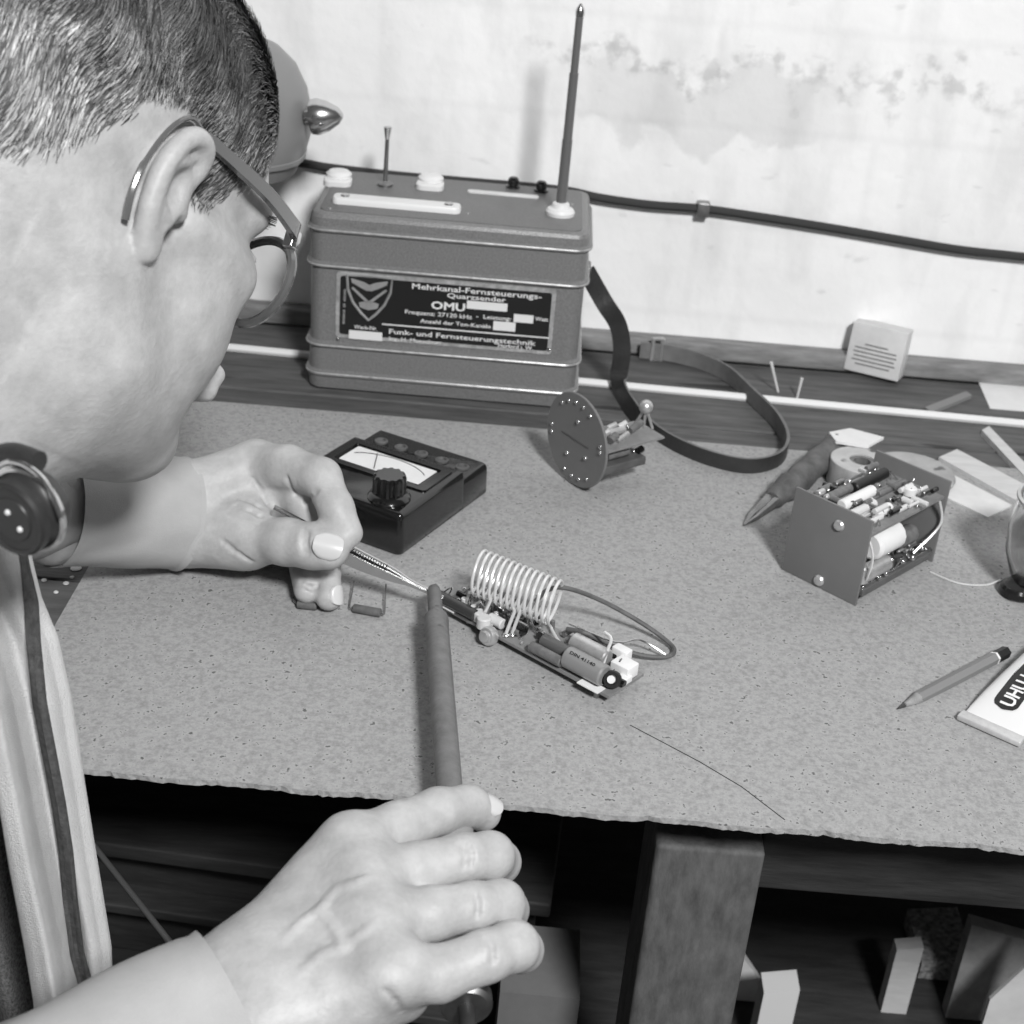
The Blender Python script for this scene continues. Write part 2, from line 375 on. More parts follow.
# lines, baseline pixel positions read on the plate; x right edge
TX = [('Mehrkanal-Fernsteuerungs-', 412, 288.5, 542, 5), ('Quarzsender', 447, 297.5, 506, 4.4), ('OMU', 431, 308.5, 465, 7),
      ('Frequenz: 27120 kHz', 405, 313.5, 472, 3.8), ('-  Leistung:', 476, 318, 511, 3.8), ('Watt', 535, 320.5, 548, 3.6),
      ('Anzahl der Ton-Kanäle', 420, 322.5, 491, 3.6), ('Werk-Nr.', 354, 328.5, 377, 3.6),
      ('Funk- und Fernsteuerungstechnik', 389, 333.5, 536, 4.6), ('Ing. H. Mueschner', 389, 340.0, 442, 3.4), ('Herford i. W.', 498, 347.0, 533, 3.4)]
slope = math.tan(RO)
for t, xl, yb, xr, hh in TX:
    bold = .03 if t == 'OMU' else .014
    part(np_, 'lettering', ntext(t, xl, yb, xr, hh, bold), W_, smooth=False)
def nbar(xl, xr, yt, yb_):
    A = np_pt(xl, yt); B = np_pt(xr, yb_+(xr-xl)*slope)
    return MB().box(((A.x+B.x)/2, PY-.0001, (A.z+B.z)/2), (B.x-A.x, .0003, abs(A.z-B.z)))
for q in ((467, 507, 300.5, 308.5), (514, 533, 314, 322), (493.5, 515, 321, 330), (349, 382, 330, 338.5)):
    part(np_, 'blank_field', nbar(*q), 'white', smooth=False)
part(np_, 'rule_line', nbar(382, 549, 323.5, 324.7), 'white', smooth=False)
tv = MB(); ta, tb_ = np_pt(343.5, 324), np_pt(345, 289)
for k in range(17):
    if k in (7, 10): continue
    tv.box(ta.lerp(tb_, (k+.5)/17), (.0016, .0002, .0009 if k % 3 else .0012))
part(np_, 'fine_print', tv, 'foil', smooth=False)
# shield emblem with spread wings
sh = np_pt(369, 298); S = .0165
def sp(x, z, o=0): return Vector((sh.x+x*S, PY-.0002-o, sh.z+z*S*1.10))
def bez(pts, n=14): return smooth_path([sp(x, z) for x, z in pts], n)
out = [(-1, .9), (0, .95), (1, .9), (.95, .3), (.7, -.25), (.35, -.65), (0, -.95), (-.35, -.65), (-.7, -.25), (-.95, .3), (-1, .9)]
em = MB().tube([sp(x, z) for x, z in out], .0011, 6)
part(np_, 'shield_emblem', em, 'foil')
wg = MB()
for s in (-1, 1):
    wg.prism([sp(x*s, z) for x, z in ((0, .55), (.25, .66), (.82, .78), (.78, .6), (.4, .42), (.12, .3), (0, .3))], (0, -.0003, 0))
    wg.prism([sp(x*s, z) for x, z in ((.72, .42), (.8, .36), (.12, -.2), (.02, -.12))], (0, -.0003, 0))
wg.prism([sp(x, z) for x, z in ((-.45, -.22), (0, -.12), (.45, -.22), (.4, -.42), (0, -.52), (-.4, -.42))], (0, -.0003, 0))
part(np_, 'emblem_wings', wg, 'foil', smooth=False)
part(np_, 'rivet', MB().ball(np_pt(549, 349.5), .0014, 6), 'steel')
part(np_, 'rivet', MB().ball(np_pt(338, 338.5), .0012, 6), 'steel')
# top fittings
def tp(x, y, h=0): return TZ(x, y, ZT+h)
a = tp(333, 196, .004); b_ = tp(461, 207, .004)
bc = (a+b_)/2; bw = b_.x-a.x
hd = part(rd, 'switch_plate', loft((bc.x, bc.y, ZT), bw, .0155, .005, [(0, 0), (.0035, 0), (.0048, -.0008), (.005, -.002)], rz=math.radians(-.4)), 'white')
part(hd, 'screw', MB().lathe((bc.x+bw/2-.009, bc.y+.0005, ZT+.005), (0, 0, 1), [(.0035, 0), (.0032, .001), (.001, .0013)], 16), 'steel')
part(hd, 'screw', MB().lathe((bc.x-bw/2+.009, bc.y+.0005, ZT+.005), (0, 0, 1), [(.0035, 0), (.0032, .001), (.001, .0013)], 16), 'steel')
for x, y in ((338, 184), (430, 188)):
    q = tp(x, y)
    lt = part(rd, 'latch', loft((q.x, q.y-.001, ZT), .021, .018, .006, [(0, 0), (.004, 0), (.005, -.001)]), 'white')
    part(lt, 'latch_button', MB().lathe((q.x, q.y+.005, ZT+.004), (0, 0, 1), [(.0095, 0), (.0098, .003), (.008, .0045), (.0075, .005), (.0045, .0055)], 24), 'white')
q = tp(385, 186)
tg = part(rd, 'toggle_lever', MB().lathe(q, (0, 0, 1), [(.006, 0), (.006, .002), (.003, .004)], 20).tube([q, q+Vector((0.0005, 0, .036))], [.0018, .0015], 10), 'steel_dull')
t2 = q+Vector((.0005, 0, .036)); part(tg, 'lever_tip', MB().tube([t2, t2+Vector((0, 0, .009))], [.0017, .0032], 10), 'steel')
a = tp(474, 192); b_ = tp(532, 199)
part(rd, 'socket_strip', loft(((a.x+b_.x)/2, (a.y+b_.y)/2, ZT), b_.x-a.x+.01, .006, .0028, [(0, 0), (.0015, 0), (.002, -.0006)], rz=math.radians(-.5)), 'offwhite')
for x, y in ((513, 188), (541, 192)):
    q = tp(x, y)
    part(rd, 'socket_knob', MB().lathe(q, (0, 0, 1), [(.0055, 0), (.0055, .002), (.0042, .0025), (.0042, .007), (.003, .0085), (.001, .009)], 20), 'bake')
for x, y in ((468, 214), (330, 209), (572, 205)):
    q = tp(x, y); part(rd, 'screw', MB().lathe(q, (0, 0, 1), [(.0018, 0), (.0015, .0008), (.0004, .001)], 12), 'steel_dull')
q = tp(560, 215)
part(rd, 'antenna_base', MB().lathe(q, (0, 0, 1), [(.0105, 0), (.0108, .003), (.0095, .005), (.007, .006), (.0062, .009), (.004, .010)], 28), 'white')
top = TY(580.5, 8, q.y)
am = MB(); ax = top-q; Ls = [0, .38, .38, .7, .7, .97]; Rs = [.0039, .0038, .0034, .0033, .0028, .0027]
am.tube([q+ax*t for t in Ls], Rs, 16)
an = part(rd, 'antenna', am, mat('antenna_metal', 120, .3, .35))
part(an, 'antenna_tip', MB().tube([q+ax*.965, q+ax*.985, q+ax*1.0, q+ax*1.02], [.0032, .0034, .0028, .0008], 12), 'steel')
for x, y in ((309, 240), (582, 300)):
    pass
# strap lug and strap
lx = RC.x+RW/2+.001
sp_pts = [((586, 292), .842, 1.07), ((604, 302), .829, 1.078), ((618, 325), .804, 1.082), ((622, 352), .779, 1.084)]
cl = [Vector((RC.x+RW/2+.002, RC.y, .838))]
for (x, y), z, _ in sp_pts[1:]: cl.append(TY(x, y, _))
gp = [(619, 385), (634, 411), (660, 436), (700, 456), (745, 467), (777, 461), (787, 444), (776, 420), (752, 396), (728, 374), (700, 361), (668, 353), (640, 350)]
for x, y in gp: cl.append(TZ(x, y, BZ+.0076))
cl = smooth_path(cl, 8); nn = len(cl)
wv = []
for i, q in enumerate(cl):
    t = i/nn; t3 = (cl[min(i+1, nn-1)]-cl[max(i-1, 0)]).normalized()
    k_ = min(1, max(0, (t-.16)/.2)); w = Vector((.8, .05, .6))*(1-k_)+Vector((0, 0, 1))*k_
    w = (w-t3*w.dot(t3)).normalized()
    wv.append(w*.0135)
st = part(rd, 'carrying_strap', MB().ribbon(cl, wv, .0022), 'leather', angle=50)
st.data.materials.append(M['leather_in_lit_edge'])
for i_, pl_ in enumerate(st.data.polygons):
    if i_ < (len(cl)-1)*4 and i_ % 4 in (0, 1): pl_.material_index = 1  # pale inner face, plus the top edge with its light painted in
e = cl[-1]; q1 = TZ(657, 351, BZ+.008)
bk = MB()
fr = [q1+Vector((.004, 0, .011)), q1+Vector((.004, 0, -.008)), q1+Vector((-.004, -.001, -.008)), q1+Vector((-.004, -.001, .011))]
bk.tube(fr+[fr[0]], .0017, 8)
part(st, 'buckle', bk, 'foil')
part(rd, 'strap_lug', MB().box((RC.x+RW/2+.001, RC.y, .838), (.008, .018, .012), ch=.0015), 'steel_dull')
part(rd, 'strap_lug', MB().box((RC.x-RW/2-.001, RC.y, .838), (.008, .018, .012), ch=.0015), 'steel_dull')

# ================================================================ LAMP (behind the man's head)
lc = P(232, 108, 1.10)
lamp = root('desk_lamp', (lc.x-.085, lc.y, BZ), 'grey enamelled desk lamp beside the wall with a pointed shiny knob', 'lamp')
dm = [(.001, .054), (.018, .0525), (.032, .047), (.044, .037), (.053, .022), (.0585, .004), (.059, -.010), (.0565, -.024), (.0572, -.0245), (.0568, -.028), (.0545, -.0285), (.0505, -.040), (.049, -.040), (.053, -.028), (.056, -.010), (.0555, .004), (.050, .020), (.042, .034), (.030, .044), (.001, .051)]
ax = Vector((.10, -.05, 1)).normalized()
sh_ = part(lamp, 'lamp_shade', MB().lathe(lc, ax, dm, 48, cap=False), 'lamp', angle=50)
d0 = Vector((1, -.1, .16)).normalized()
kb = P(311, 117, 1.085)
part(sh_, 'knob', MB().lathe(kb-d0*.004, d0, [(.006, 0), (.006, .004), (.0125, .005), (.013, .009), (.011, .016), (.006, .0245), (.002, .0275), (.0004, .028)], 28), 'steel')
part(lamp, 'shadowed_interior', MB().lathe(lc-ax*.075, ax, [(.016, 0), (.018, .02), (.018, .05), (.014, .09)], 24), 'rubber')  # dark body added for the shadow inside the lampshade
bp_ = Vector((lc.x-.085, lc.y, BZ))
part(lamp, 'lamp_base', MB().lathe(bp_, (0, 0, 1), [(.048, 0.0004), (.05, .006), (.043, .014), (.02, .02), (.008, .024)], 40), 'lamp')
part(lamp, 'stem', MB().tube(smooth_path([bp_+Vector((0, 0, .02)), bp_+Vector((-.01, .01, .09)), lc-ax*.11+Vector((-.01, 0, 0)), lc-ax*.07]), .005, 12), 'rubber')
ds = TZ(288, 303, BZ)
tag(MB().lathe(ds, (0, 0, 1), [(.012, 0), (.014, .002), (.021, .008), (.0205, .0085), (.012, .0035), (.001, .003)], 32).build('metal_dish', 'foil'), 'small shallow metal dish on the bench left of the transmitter', 'dish')

# ================================================================ LONG WHITE STRIP and bench clutter
A = TZ(205, 345, BZ+.0025); B = TZ(1100, 431, BZ+.0025)
tag(MB().tube([A, (A+B)/2+Vector((0, 0, -.0005)), B], .0033, 8).build('white_rod', 'white'), 'long thin white rod lying across the bench behind the transmitter', 'rod')
# small printed carton
def on(x, y, z=BZ): return TZ(x, y, z)
a = on(843, 372); b_ = on(897, 385)
u = (b_-a); w_ = u.length; ang = math.atan2(u.y, u.x)
hC = .041; R3 = Matrix.Rotation(ang, 3, 'Z')@Matrix.Rotation(math.radians(-8), 3, 'X')
cc_ = (a+b_)/2 + Matrix.Rotation(ang, 3, 'Z')@Vector((0, .012, 0)) + Vector((0, 0, hC/2+.0015))
bx = root('small_carton', tuple(cc_), 'small white printed carton standing on the bench against the wall', 'carton')
part(bx, 'carton_body', MB().box(cc_, (w_, .022, hC), R3, ch=.0008), 'offwhite')
for k in range(6):
    ln = w_*(.42 if k == 0 else random.uniform(.62, .8))
    o = cc_+R3@Vector((-ln/2, -.0113, .004-k*.0034))
    part(bx, 'printed_line', MB().box(o+R3@Vector((ln/2, 0, 0)), (ln, .0002, .0011), R3), 'grey', smooth=False)
# sheet and sticks
def flat(name, px, th, m, label, cat, z=BZ, group=None):
    pts = [TZ(x, y, z+th) for x, y in px]
    return tag(MB().prism(pts, (0, 0, -th)).build(name, m, smooth=False), label, cat, group)
flat('paper_sheet', [(976, 376), (1060, 380), (1060, 414), (990, 408)], .0006, 'paper', 'light sheet of paper lying on the bench at the far right', 'paper')
flat('wooden_stick', [(925, 407), (966, 391), (972, 395), (931, 412)], .003, mat('brown_stick', 130, .7), 'short dull wooden stick on the bench behind the white rod', 'stick')
flat('wooden_batten', [(982, 430), (989, 426), (1040, 478), (1032, 484)], .004, 'wood_light', 'pale thin batten pointing from the white rod to the right edge', 'batten')
flat('cardboard_strip', [(939, 457), (957, 449), (1024, 484), (1016, 500)], .006, 'wood_light', 'pale flat strip behind the chassis, the rear one of two', 'strip')
flat('cardboard_strip', [(952, 474), (960, 478), (1012, 505), (988, 517), (946, 497)], .004, 'offwhite', 'pale flat strip behind the chassis, the front one of two', 'strip')
for i, (a, b_) in enumerate((((778, 392), (771, 362)), ((797, 398), (802, 378)))):
    q = TZ(*a, BZ); q2 = TY(*b_, q.y)
    tag(MB().tube([q, q2], [.0009, .0013], 8).build('wire_offcut', 'offwhite'), ['taller bit of pale wire standing up behind the strap loop', 'shorter bit of pale wire standing right of the taller one'][i], 'wire')

# ================================================================ DISC MODULE
dc = TZ(577, 440, .7842); dn = Vector((-.80, -.60, -.02)).normalized()
dsk = root('round_circuit_module', (dc.x+.02, dc.y+.02, .75), 'round grey circuit disc standing on edge with components behind it', 'circuit module')
part(dsk, 'disc_plate', MB().lathe(dc, dn, [(.0325, -.001), (.033, -.0005), (.033, .0005), (.0325, .001)], 56), 'plate')
da = Vector((0, 0, 1)); da = (da-dn*da.dot(dn)).normalized(); db = da.cross(dn).normalized()
db = db if db.x > 0 else -db
for aa in (60, 78, 95, 113, 130, -55, -75, -92, -110, 178, 190, 5, 14):
    r_ = .027; q = dc+dn*.0012+(db*math.cos(math.radians(aa))+da*math.sin(math.radians(aa)))*r_
    part(dsk, 'solder_dot', MB().ball(q, .0014, 5), 'solder')
for u_, v_ in ((-.008, -.013), (.012, -.008), (.001, .014)):
    part(dsk, 'screw', MB().ball(dc+dn*.001+db*u_+da*v_, .0018, 6), 'steel')
part(dsk, 'slot', MB().box(dc+dn*.001-db*.001+da*.0, (.03, .0006, .001), Matrix((db, dn, da)).transposed()), 'pcbd')
bk_ = Matrix((-dn, db, da)).transposed()
def dloc(x, y, z): return dc - dn*x + db*y + da*z
part(dsk, 'circuit_board', MB().box(dloc(.031, .004, -.004), (.06, .03, .0015), bk_), 'pcb')
part(dsk, 'circuit_board', MB().box(dloc(.024, .006, -.018), (.045, .026, .006), bk_, ch=.0008), 'pcbd')
for k, (x, y, z, r, l, m) in enumerate(((.012, .0, .001, .004, .016, 'comp'), (.03, -.004, -.011, .0045, .02, 'cer'), (.02, .012, -.011, .003, .018, 'comp'), (.045, .002, -.008, .0025, .016, 'bake'))):
    part(dsk, 'component', MB().tube([dloc(x-.003, y, z), dloc(x-.003+l, y, z)], r, 14), m)
R5 = random.Random(2)
for k in range(16):
    x, y, z = R5.uniform(.006, .045), R5.uniform(-.010, .014), R5.choice((-.013, -.012, -.001, .001))
    part(dsk, 'component', MB().tube([dloc(x, y, z), dloc(x+R5.uniform(.004, .012), y+R5.uniform(-.003, .003), z+R5.uniform(0, .004))], R5.uniform(.0012, .0028), 10), R5.choice(['comp', 'cer', 'bake', 'foil']))
for k in range(10):
    part(dsk, 'solder_dot', MB().ball(dloc(random.uniform(.006, .05), random.uniform(-.008, .016), random.choice((-.014, -.003))), .0013, 5), 'solder')
part(dsk, 'terminal_ring', MB().ball(dloc(.058, .0, .012), .005, 8).tube([dloc(.058, 0, .012), dloc(.055, -.006, -.003)], .001, 6).tube([dloc(.058, 0, .012), dloc(.061, .006, -.003)], .001, 6).tube([dloc(.058, 0, .012), dloc(.058, 0, -.003)], .001, 6), 'foil')

# ================================================================ MULTIMETER
mN = TZ(400, 557, .75); mR = TZ(489, 491, .75); mu = (mR-mN); mL = mu.length; mu.normalize(); mv = Vector((-mu.y, mu.x, 0))
mW = .088; mH = .0285
mr = root('multimeter', tuple(mN+mu*mL/2+mv*mW/2), 'glossy black bakelite multimeter with white scale lying on the hardboard', 'multimeter')
def ml(u_, v_, z): return mN+mu*u_+mv*v_+Vector((0, 0, z))
MR = Matrix((mu, mv, Vector((0, 0, 1)))).transposed()
ang = math.atan2(mu.y, mu.x); L1 = mL*.71
part(mr, 'case', loft(ml(L1/2, mW/2, 0), L1, mW, .004, [(0.0002, -.001), (.001, 0), (.006, .0), (mH-.006, -.0005), (mH-.002, -.0012), (mH-.0006, -.0026), (mH, -.0045)], rz=ang), 'bake', angle=60)
part(mr, 'lower_case', loft(ml(L1+(mL-L1)/2-.004, mW/2, 0), mL-L1+.006, mW, .004, [(0, -.001), (.001, 0), (.018, -.0005), (.0205, -.0015), (.022, -.0035)], rz=ang), 'bake', angle=60)
# window: raised rim, sunk white scale
wc = ml(L1*.665, mW*.5, mH); ww, wd = L1*.46, mW*.88
rim = MB()
o_, i_ = rrect(ww, wd, .003), rrect(ww-.009, wd-.012, .002)
Rm = Matrix.Rotation(ang, 3, 'Z'); vs = []; n_ = len(o_)
for ring, z in ((o_, 0), (o_, .0012), (i_, .0012), (i_, -.0)): vs += [wc+Rm@Vector((x, y, z)) for x, y in ring]
rim.add(vs, [(k*n_+i, k*n_+(i+1) % n_, (k+1)*n_+(i+1) % n_, (k+1)*n_+i) for k in range(3) for i in range(n_)])
wf = part(mr, 'window_frame', rim, 'bake', angle=30)
part(wf, 'meter_scale', MB().prism([wc+Rm@Vector((x, y, .0004)) for x, y in rrect(ww-.013, wd-.017, .001)], (0, 0, .0002)), 'paper', smooth=False)
arc = [wc+Rm@Vector((-.006+.016*math.cos(t), .030*math.sin(t), .00075)) for t in np.linspace(-1.1, 1.1, 24)]
part(wf, 'scale_arc', MB().tube(arc, .0003, 4), 'black')
part(wf, 'needle', MB().tube([wc+Rm@Vector((-.010, .004, .0009)), wc+Rm@Vector((.009, .014, .0009))], .00035, 4), 'black')
kc = ml(L1*.20, mW*.22, mH)
kn = MB(); ring = []
kv = []; nk = 72
for z, s in ((.004, 1), (.014, 1), (.016, .9)):
    for k in range(nk):
        t = 2*PI*k/nk; r = .0098*s*(1+.10*(1 if math.cos(12*t) > 0 else -1)*.6)
        kv.append(kc+Vector((r*math.cos(t), r*math.sin(t), z)))
kn.add(kv, [(i*nk+k, i*nk+(k+1) % nk, (i+1)*nk+(k+1) % nk, (i+1)*nk+k) for i in range(2) for k in range(nk)]+[tuple(2*nk+k for k in range(nk)), tuple(range(nk))[::-1]])
kk = part(mr, 'selector_knob', kn, 'bake', angle=25)
part(kk, 'knob_skirt', MB().lathe(kc, (0, 0, 1), [(.0135, -.0005), (.0135, .001), (.012, .003), (.0095, .0045)], 36), 'bake')
sc_ = ml(L1*.22, mW*.78, mH-.0003)
part(mr, 'adjusting_screw', MB().lathe(sc_, (0, 0, 1), [(.006, 0), (.006, .0008), (.0045, .0012), (.0043, .0003), (.003, .0003), (.0028, .0012), (.001, .0012)], 24), 'rubber')
for k in range(5):
    q = ml(L1+.012+.0*k, mW*(.12+.18*k), .022)
    part(mr, 'terminal_socket', MB().lathe(q, (0, 0, 1), [(.0045, -.0004), (.0045, .0012), (.003, .0016), (.0026, .0002)], 20), 'tool')

# ================================================================ RESISTORS on the hardboard
for i, (x0_, y0_, x1_, y1_, wires) in enumerate(((353, 608, 381, 613, 1), (297, 604, 317, 606, 0))):
    a = TZ(x0_, y0_, .7527); b_ = TZ(x1_, y1_, .7527)
    rs = root('resistor', tuple((a+b_)/2-Vector((0, 0, .0027))), ['small dark resistor with two upturned wire leads on the hardboard', 'small dark resistor lying under the little finger'][i], 'resistor')
    d_ = (b_-a).normalized()
    part(rs, 'resistor_body', MB().tube([a, a+d_*.0005, b_-d_*.0005, b_], [.002, .0026, .0026, .002], 14), 'tool')
    if wires:
        for s, q, e_ in ((-1, a, (354, 581)), (1, b_, (386, 584))):
            e3 = TZ(*e_, .755)
            part(rs, 'wire_lead', MB().tube(smooth_path([q, q+d_*s*.002, (q+e3)/2+d_*s*.001, e3]), .0004, 6), 'tool')
    else:
        part(rs, 'wire_lead', MB().tube([a, a-d_*.003+Vector((0, .004, 0)), a+Vector((-.003, .014, 0))], .0004, 6), 'tool')

# ================================================================ WORKPIECE: transmitter circuit board with coil
w0 = TZ(437, 603, .757); w1 = TZ(609, 696, .757); bu = (w1-w0); bL = bu.length; bu.normalize(); bv = Vector((-bu.y, bu.x, 0)); bW = .031
bd = root('circuit_board', tuple((w0+w1)/2-Vector((0, 0, .007))), 'half-built circuit board with big silver coil under the soldering iron', 'circuit board')
BH = .757
def q_(u_, v_, z=0): return Vector((w0.x, w0.y, BH))+bu*u_+bv*v_+Vector((0, 0, z))
BR = Matrix((bu, bv, Vector((0, 0, 1)))).transposed()
part(bd, 'board', MB().box(q_(bL/2, bW/2, -.001), (bL, bW, .0018), BR), 'pcb')
# feet / trimmer below the near edge
tr = q_(bL*.22, -.004, -.002)
part(bd, 'trimmer_capacitor', MB().lathe(q_(bL*.34, -.001, -.0012), (-bv+Vector((0, 0, .25))), [(.0055, 0), (.0056, .003), (.0048, .0045), (.0035, .0048), (.003, .007), (.0012, .0075)], 20), 'foil')
for u_, v_ in ((.006, .026), (bL-.01, .026), (bL-.01, .003), (.02, .006)):
    part(bd, 'spacer', MB().tube([q_(u_, v_, -.002), q_(u_, v_, -.007)], .002, 8), 'steel_dull')
# coil
c0_ = q_(.016, .019, .019); c1_ = q_(.072, .019, .0165); R_c = .0128; turns = 14
cp_ = []; ns = 28
c0_ = P(476, 571, .846); c1_ = P(557, 604, .826)
e2 = (RT*.29+UP*.957); e1 = (FW*.965+(RT*.957-UP*.29)*.26).normalized()
for k in range(turns*ns+1):
    t = k/(turns*ns); a_ = 2*PI*k/ns-PI/2
    cp_.append(c0_+(c1_-c0_)*t+e1*(math.cos(a_)*R_c)+e2*(math.sin(a_)*R_c))
coil = part(bd, 'coil', MB().tube(cp_, .00092, 8), 'silver')
for (s, e_) in ((cp_[0], q_(.013, .008, 0)), (cp_[-1], q_(.076, .02, .0))):
    part(coil, 'coil_lead', MB().tube(smooth_path([s, (s+e_)/2+Vector((0, 0, -.001)), e_]), .00092, 8), 'silver')
for tt, (uu, vv) in ((.30, (.031, .004)), (.60, (.050, .003)), (.66, (.052, .006))):
    s = c0_+(c1_-c0_)*tt-e2*R_c*.8-e1*R_c*.5
    part(coil, 'coil_lead', MB().tube([s, q_(uu, vv, .002)], .0010, 8), 'silver')
    part(bd, 'solder_joint', MB().ball(q_(uu, vv, .0008), .0022, 6, (1, 1, .6)), 'solder')
def cyl(name, u_, v_, z, l, r, m, ax_=0, n=16):
    d_ = [bu, bv, Vector((0, 0, 1))][ax_]; c = q_(u_, v_, z)
    return part(bd, name, MB().tube([c-d_*l/2, c-d_*(l/2-r*.15), c+d_*(l/2-r*.15), c+d_*l/2], [r*.85, r, r, r*.85], n), m)
cyl('tube_capacitor', .012, .001, .0045, .034, .0034, mat('dark_tube', 70, .2, .3)).name = 'tube_capacitor'
cyl('capacitor', .082, .010, .0045, .023, .0040, mat('brown_capacitor', 90, .25))
cyl('capacitor', .081, .0005, .0045, .022, .003, 'comp')
can = cyl('electrolytic_capacitor', .105, .0045, .0068, .026, .0062, mat('alu_can', 150, .35, .3))
cap2 = cyl('electrolytic_capacitor', .096, .020, .006, .024, .0052, 'foil')
cyl('battery_cell', .048, .010, .004, .02, .003, 'bake')
cyl('ceramic_tube', .040, .006, .004, .010, .0032, 'cer')
cyl('ceramic_tube', .036, .000, .004, .007, .0042, 'cer', 2)
cyl('ceramic_tube', .030, .003, .004, .006, .0038, 'cer', 2)
cyl('ferrite_core', .116, .006, .005, .004, .0045, 'bake', 0)
ct = q_(.105, .0045, .0068)
# writing on the can, seen from the near side
tn = (-bv+Vector((0, 0, 1))).normalized(); td = bu; tu = tn.cross(td)
for i, (s_, off) in enumerate((('5 NF 250V', .0014), ('Roederstein', -.0018))):
    pass
part(can, 'lettering', text_mb('DIN 41140', ct-bu*.009+tn*.0063+tu*.0012, bu, tu, .017, .0018, 0, .02), 'black', smooth=False)
# pot core / adjuster on the right end: black ring with white slug
pr = q_(.1205, .009, .004)
part(bd, 'adjuster_ring', MB().lathe(pr, (-bv*.8+bu*.3+Vector((0, 0, .5))), [(.0028, 0), (.0048, 0), (.005, .003), (.0044, .0045), (.0028, .0045), (.0026, 0)], 24, cap=False), 'black')
part(bd, 'adjuster_core', MB().tube([pr, pr+(-bv*.8+bu*.3+Vector((0, 0, .5))).normalized()*.006], .0022, 10), 'white')
# paper / foil blocks near the right end
part(bd, 'foam_block', MB().box(q_(.118, .022, .004), (.012, .010, .008), BR, ch=.0006), 'paper')
part(bd, 'foam_block', MB().box(q_(.110, .030, .005), (.010, .006, .009), BR, ch=.0006), 'paper')
part(bd, 'foam_block', MB().box(q_(.1225, .016, .002), (.006, .008, .004), BR, ch=.0006), 'paper')
part(bd, 'paper_tab', MB().box(q_(.113, .000, .0004), (.014, .007, .0006), BR), 'paper')
part(bd, 'paper_tab', MB().box(q_(.006, .001, .0004), (.016, .005, .0006), BR), 'paper')
part(bd, 'paper_tab', MB().box(q_(.020, .0015, .0004), (.009, .0045, .0008), BR), 'pcbd')
part(bd, 'hook_wire', MB().tube(smooth_path([q_(.108, .016, .002), q_(.107, .020, .010), q_(.106, .024, .016), q_(.100, .026, .0165)], 4), .0009, 8), 'silver')
R2 = random.Random(3)
for k in range(70):
    u_ = R2.uniform(.0, .125) if k < 30 else R2.uniform(.0, .055); v_ = R2.uniform(.004, .029)
    if R2.random() < .5:
        l = R2.uniform(.005, .010); r = R2.uniform(.0012, .0022)
        cyl('resistor', u_, v_, r+.0005+R2.uniform(0, .003), l, r, R2.choice(['comp', 'cer', 'bake', 'foil', 'comp']), R2.choice([0, 0, 1, 2]), 10)
    else:
        part(bd, 'component_wire', MB().tube(smooth_path([q_(u_, v_, 0), q_(u_+R2.uniform(-.004, .004), v_, R2.uniform(.004, .010)), q_(u_+R2.uniform(-.010, .010), v_+R2.uniform(-.006, .006), .001)], 5), .00045, 6), 'steel')
for k in range(40):
    part(bd, 'solder_joint', MB().ball(q_(R2.uniform(.0, .125), R2.uniform(.0015, .029), .0006), R2.uniform(.0009, .0017), 5, (1, 1, .7)), 'solder')
# insulated wire looping out and back
lp = [P(535, 602, .842), P(548, 590, .842), TZ(566, 588, .783), TZ(600, 600, .772), TZ(640, 622, .760), TZ(668, 642, .7535), TZ(674, 652, .7525), TZ(664, 657, .7525), TZ(640, 655, .754), TZ(610, 645, .758), q_(.088, .026, .010), q_(.076, .024, .008)]
part(bd, 'connecting_wire', MB().tube(smooth_path(lp, 10), .0014, 8), 'tool')
part(bd, 'connecting_wire', MB().tube(smooth_path([TZ(666, 655, .753), TZ(640, 640, .760), q_(.104, .031, .010), q_(.074, .028, .009)], 8), .0006, 6), 'steel')
cyl('dark_sleeve', .094, .0285, .004, .03, .0022, 'bake')

# ================================================================ CHASSIS MODULE on the right
f0 = TZ(782, 569, .75); f1 = TZ(856, 606, .75); eu = (f1-f0); eW = eu.length; eu.normalize(); ew = Vector((-eu.y, eu.x, 0))
eD = .087; eH = .058
cz = root('receiver_chassis', tuple(f0+eu*eW/2+ew*eD/2), 'open electronic chassis between two grey end plates on the hardboard', 'electronic module')
def g_(u_, w_, z): return f0+eu*u_+ew*w_+Vector((0, 0, z))
ER = Matrix((eu, ew, Vector((0, 0, 1)))).transposed()
fpnl = part(cz, 'front_plate', MB().box(g_(eW/2, 0, eH/2+.0002), (eW, .0016, eH), ER, ch=.0003), 'plate')
for u_, z in ((eW*.72-.006, eH*.80), (eW*.50, eH*.09)):
    part(fpnl, 'screw', MB().lathe(g_(u_, -.0007, z), -ew, [(.0036, 0), (.0036, .0007), (.0028, .0018), (.001, .0021)], 20), 'foil')
bpnl = part(cz, 'rear_plate', MB().box(g_(eW/2, eD, eH/2+.0002), (eW, .0016, eH), ER, ch=.0003), 'plate')
part(bpnl, 'shaft', MB().tube([g_(eW*.7, eD, eH*.35), g_(eW*.7, eD+.010, eH*.35)], .003, 14).tube([g_(eW*.7, eD+.010, eH*.35), g_(eW*.7, eD+.022, eH*.35)], .0012, 10), 'steel_dull')
part(cz, 'top_circuit_board', MB().box(g_(eW*.50, eD/2, eH*.80), (eW*.94, eD-.002, .0016), ER), 'pcb')
part(cz, 'lower_circuit_board', MB().box(g_(eW*.50, eD/2, eH*.14), (eW*.94, eD-.002, .0016), ER), 'pcbd')
for u_, z in ((.003, eH*.14), (.003, eH*.8), (eW-.003, eH*.14)):
    part(cz, 'spacer_rod', MB().tube([g_(u_, .001, z), g_(u_, eD-.001, z)], .0016, 8), 'steel_dull')
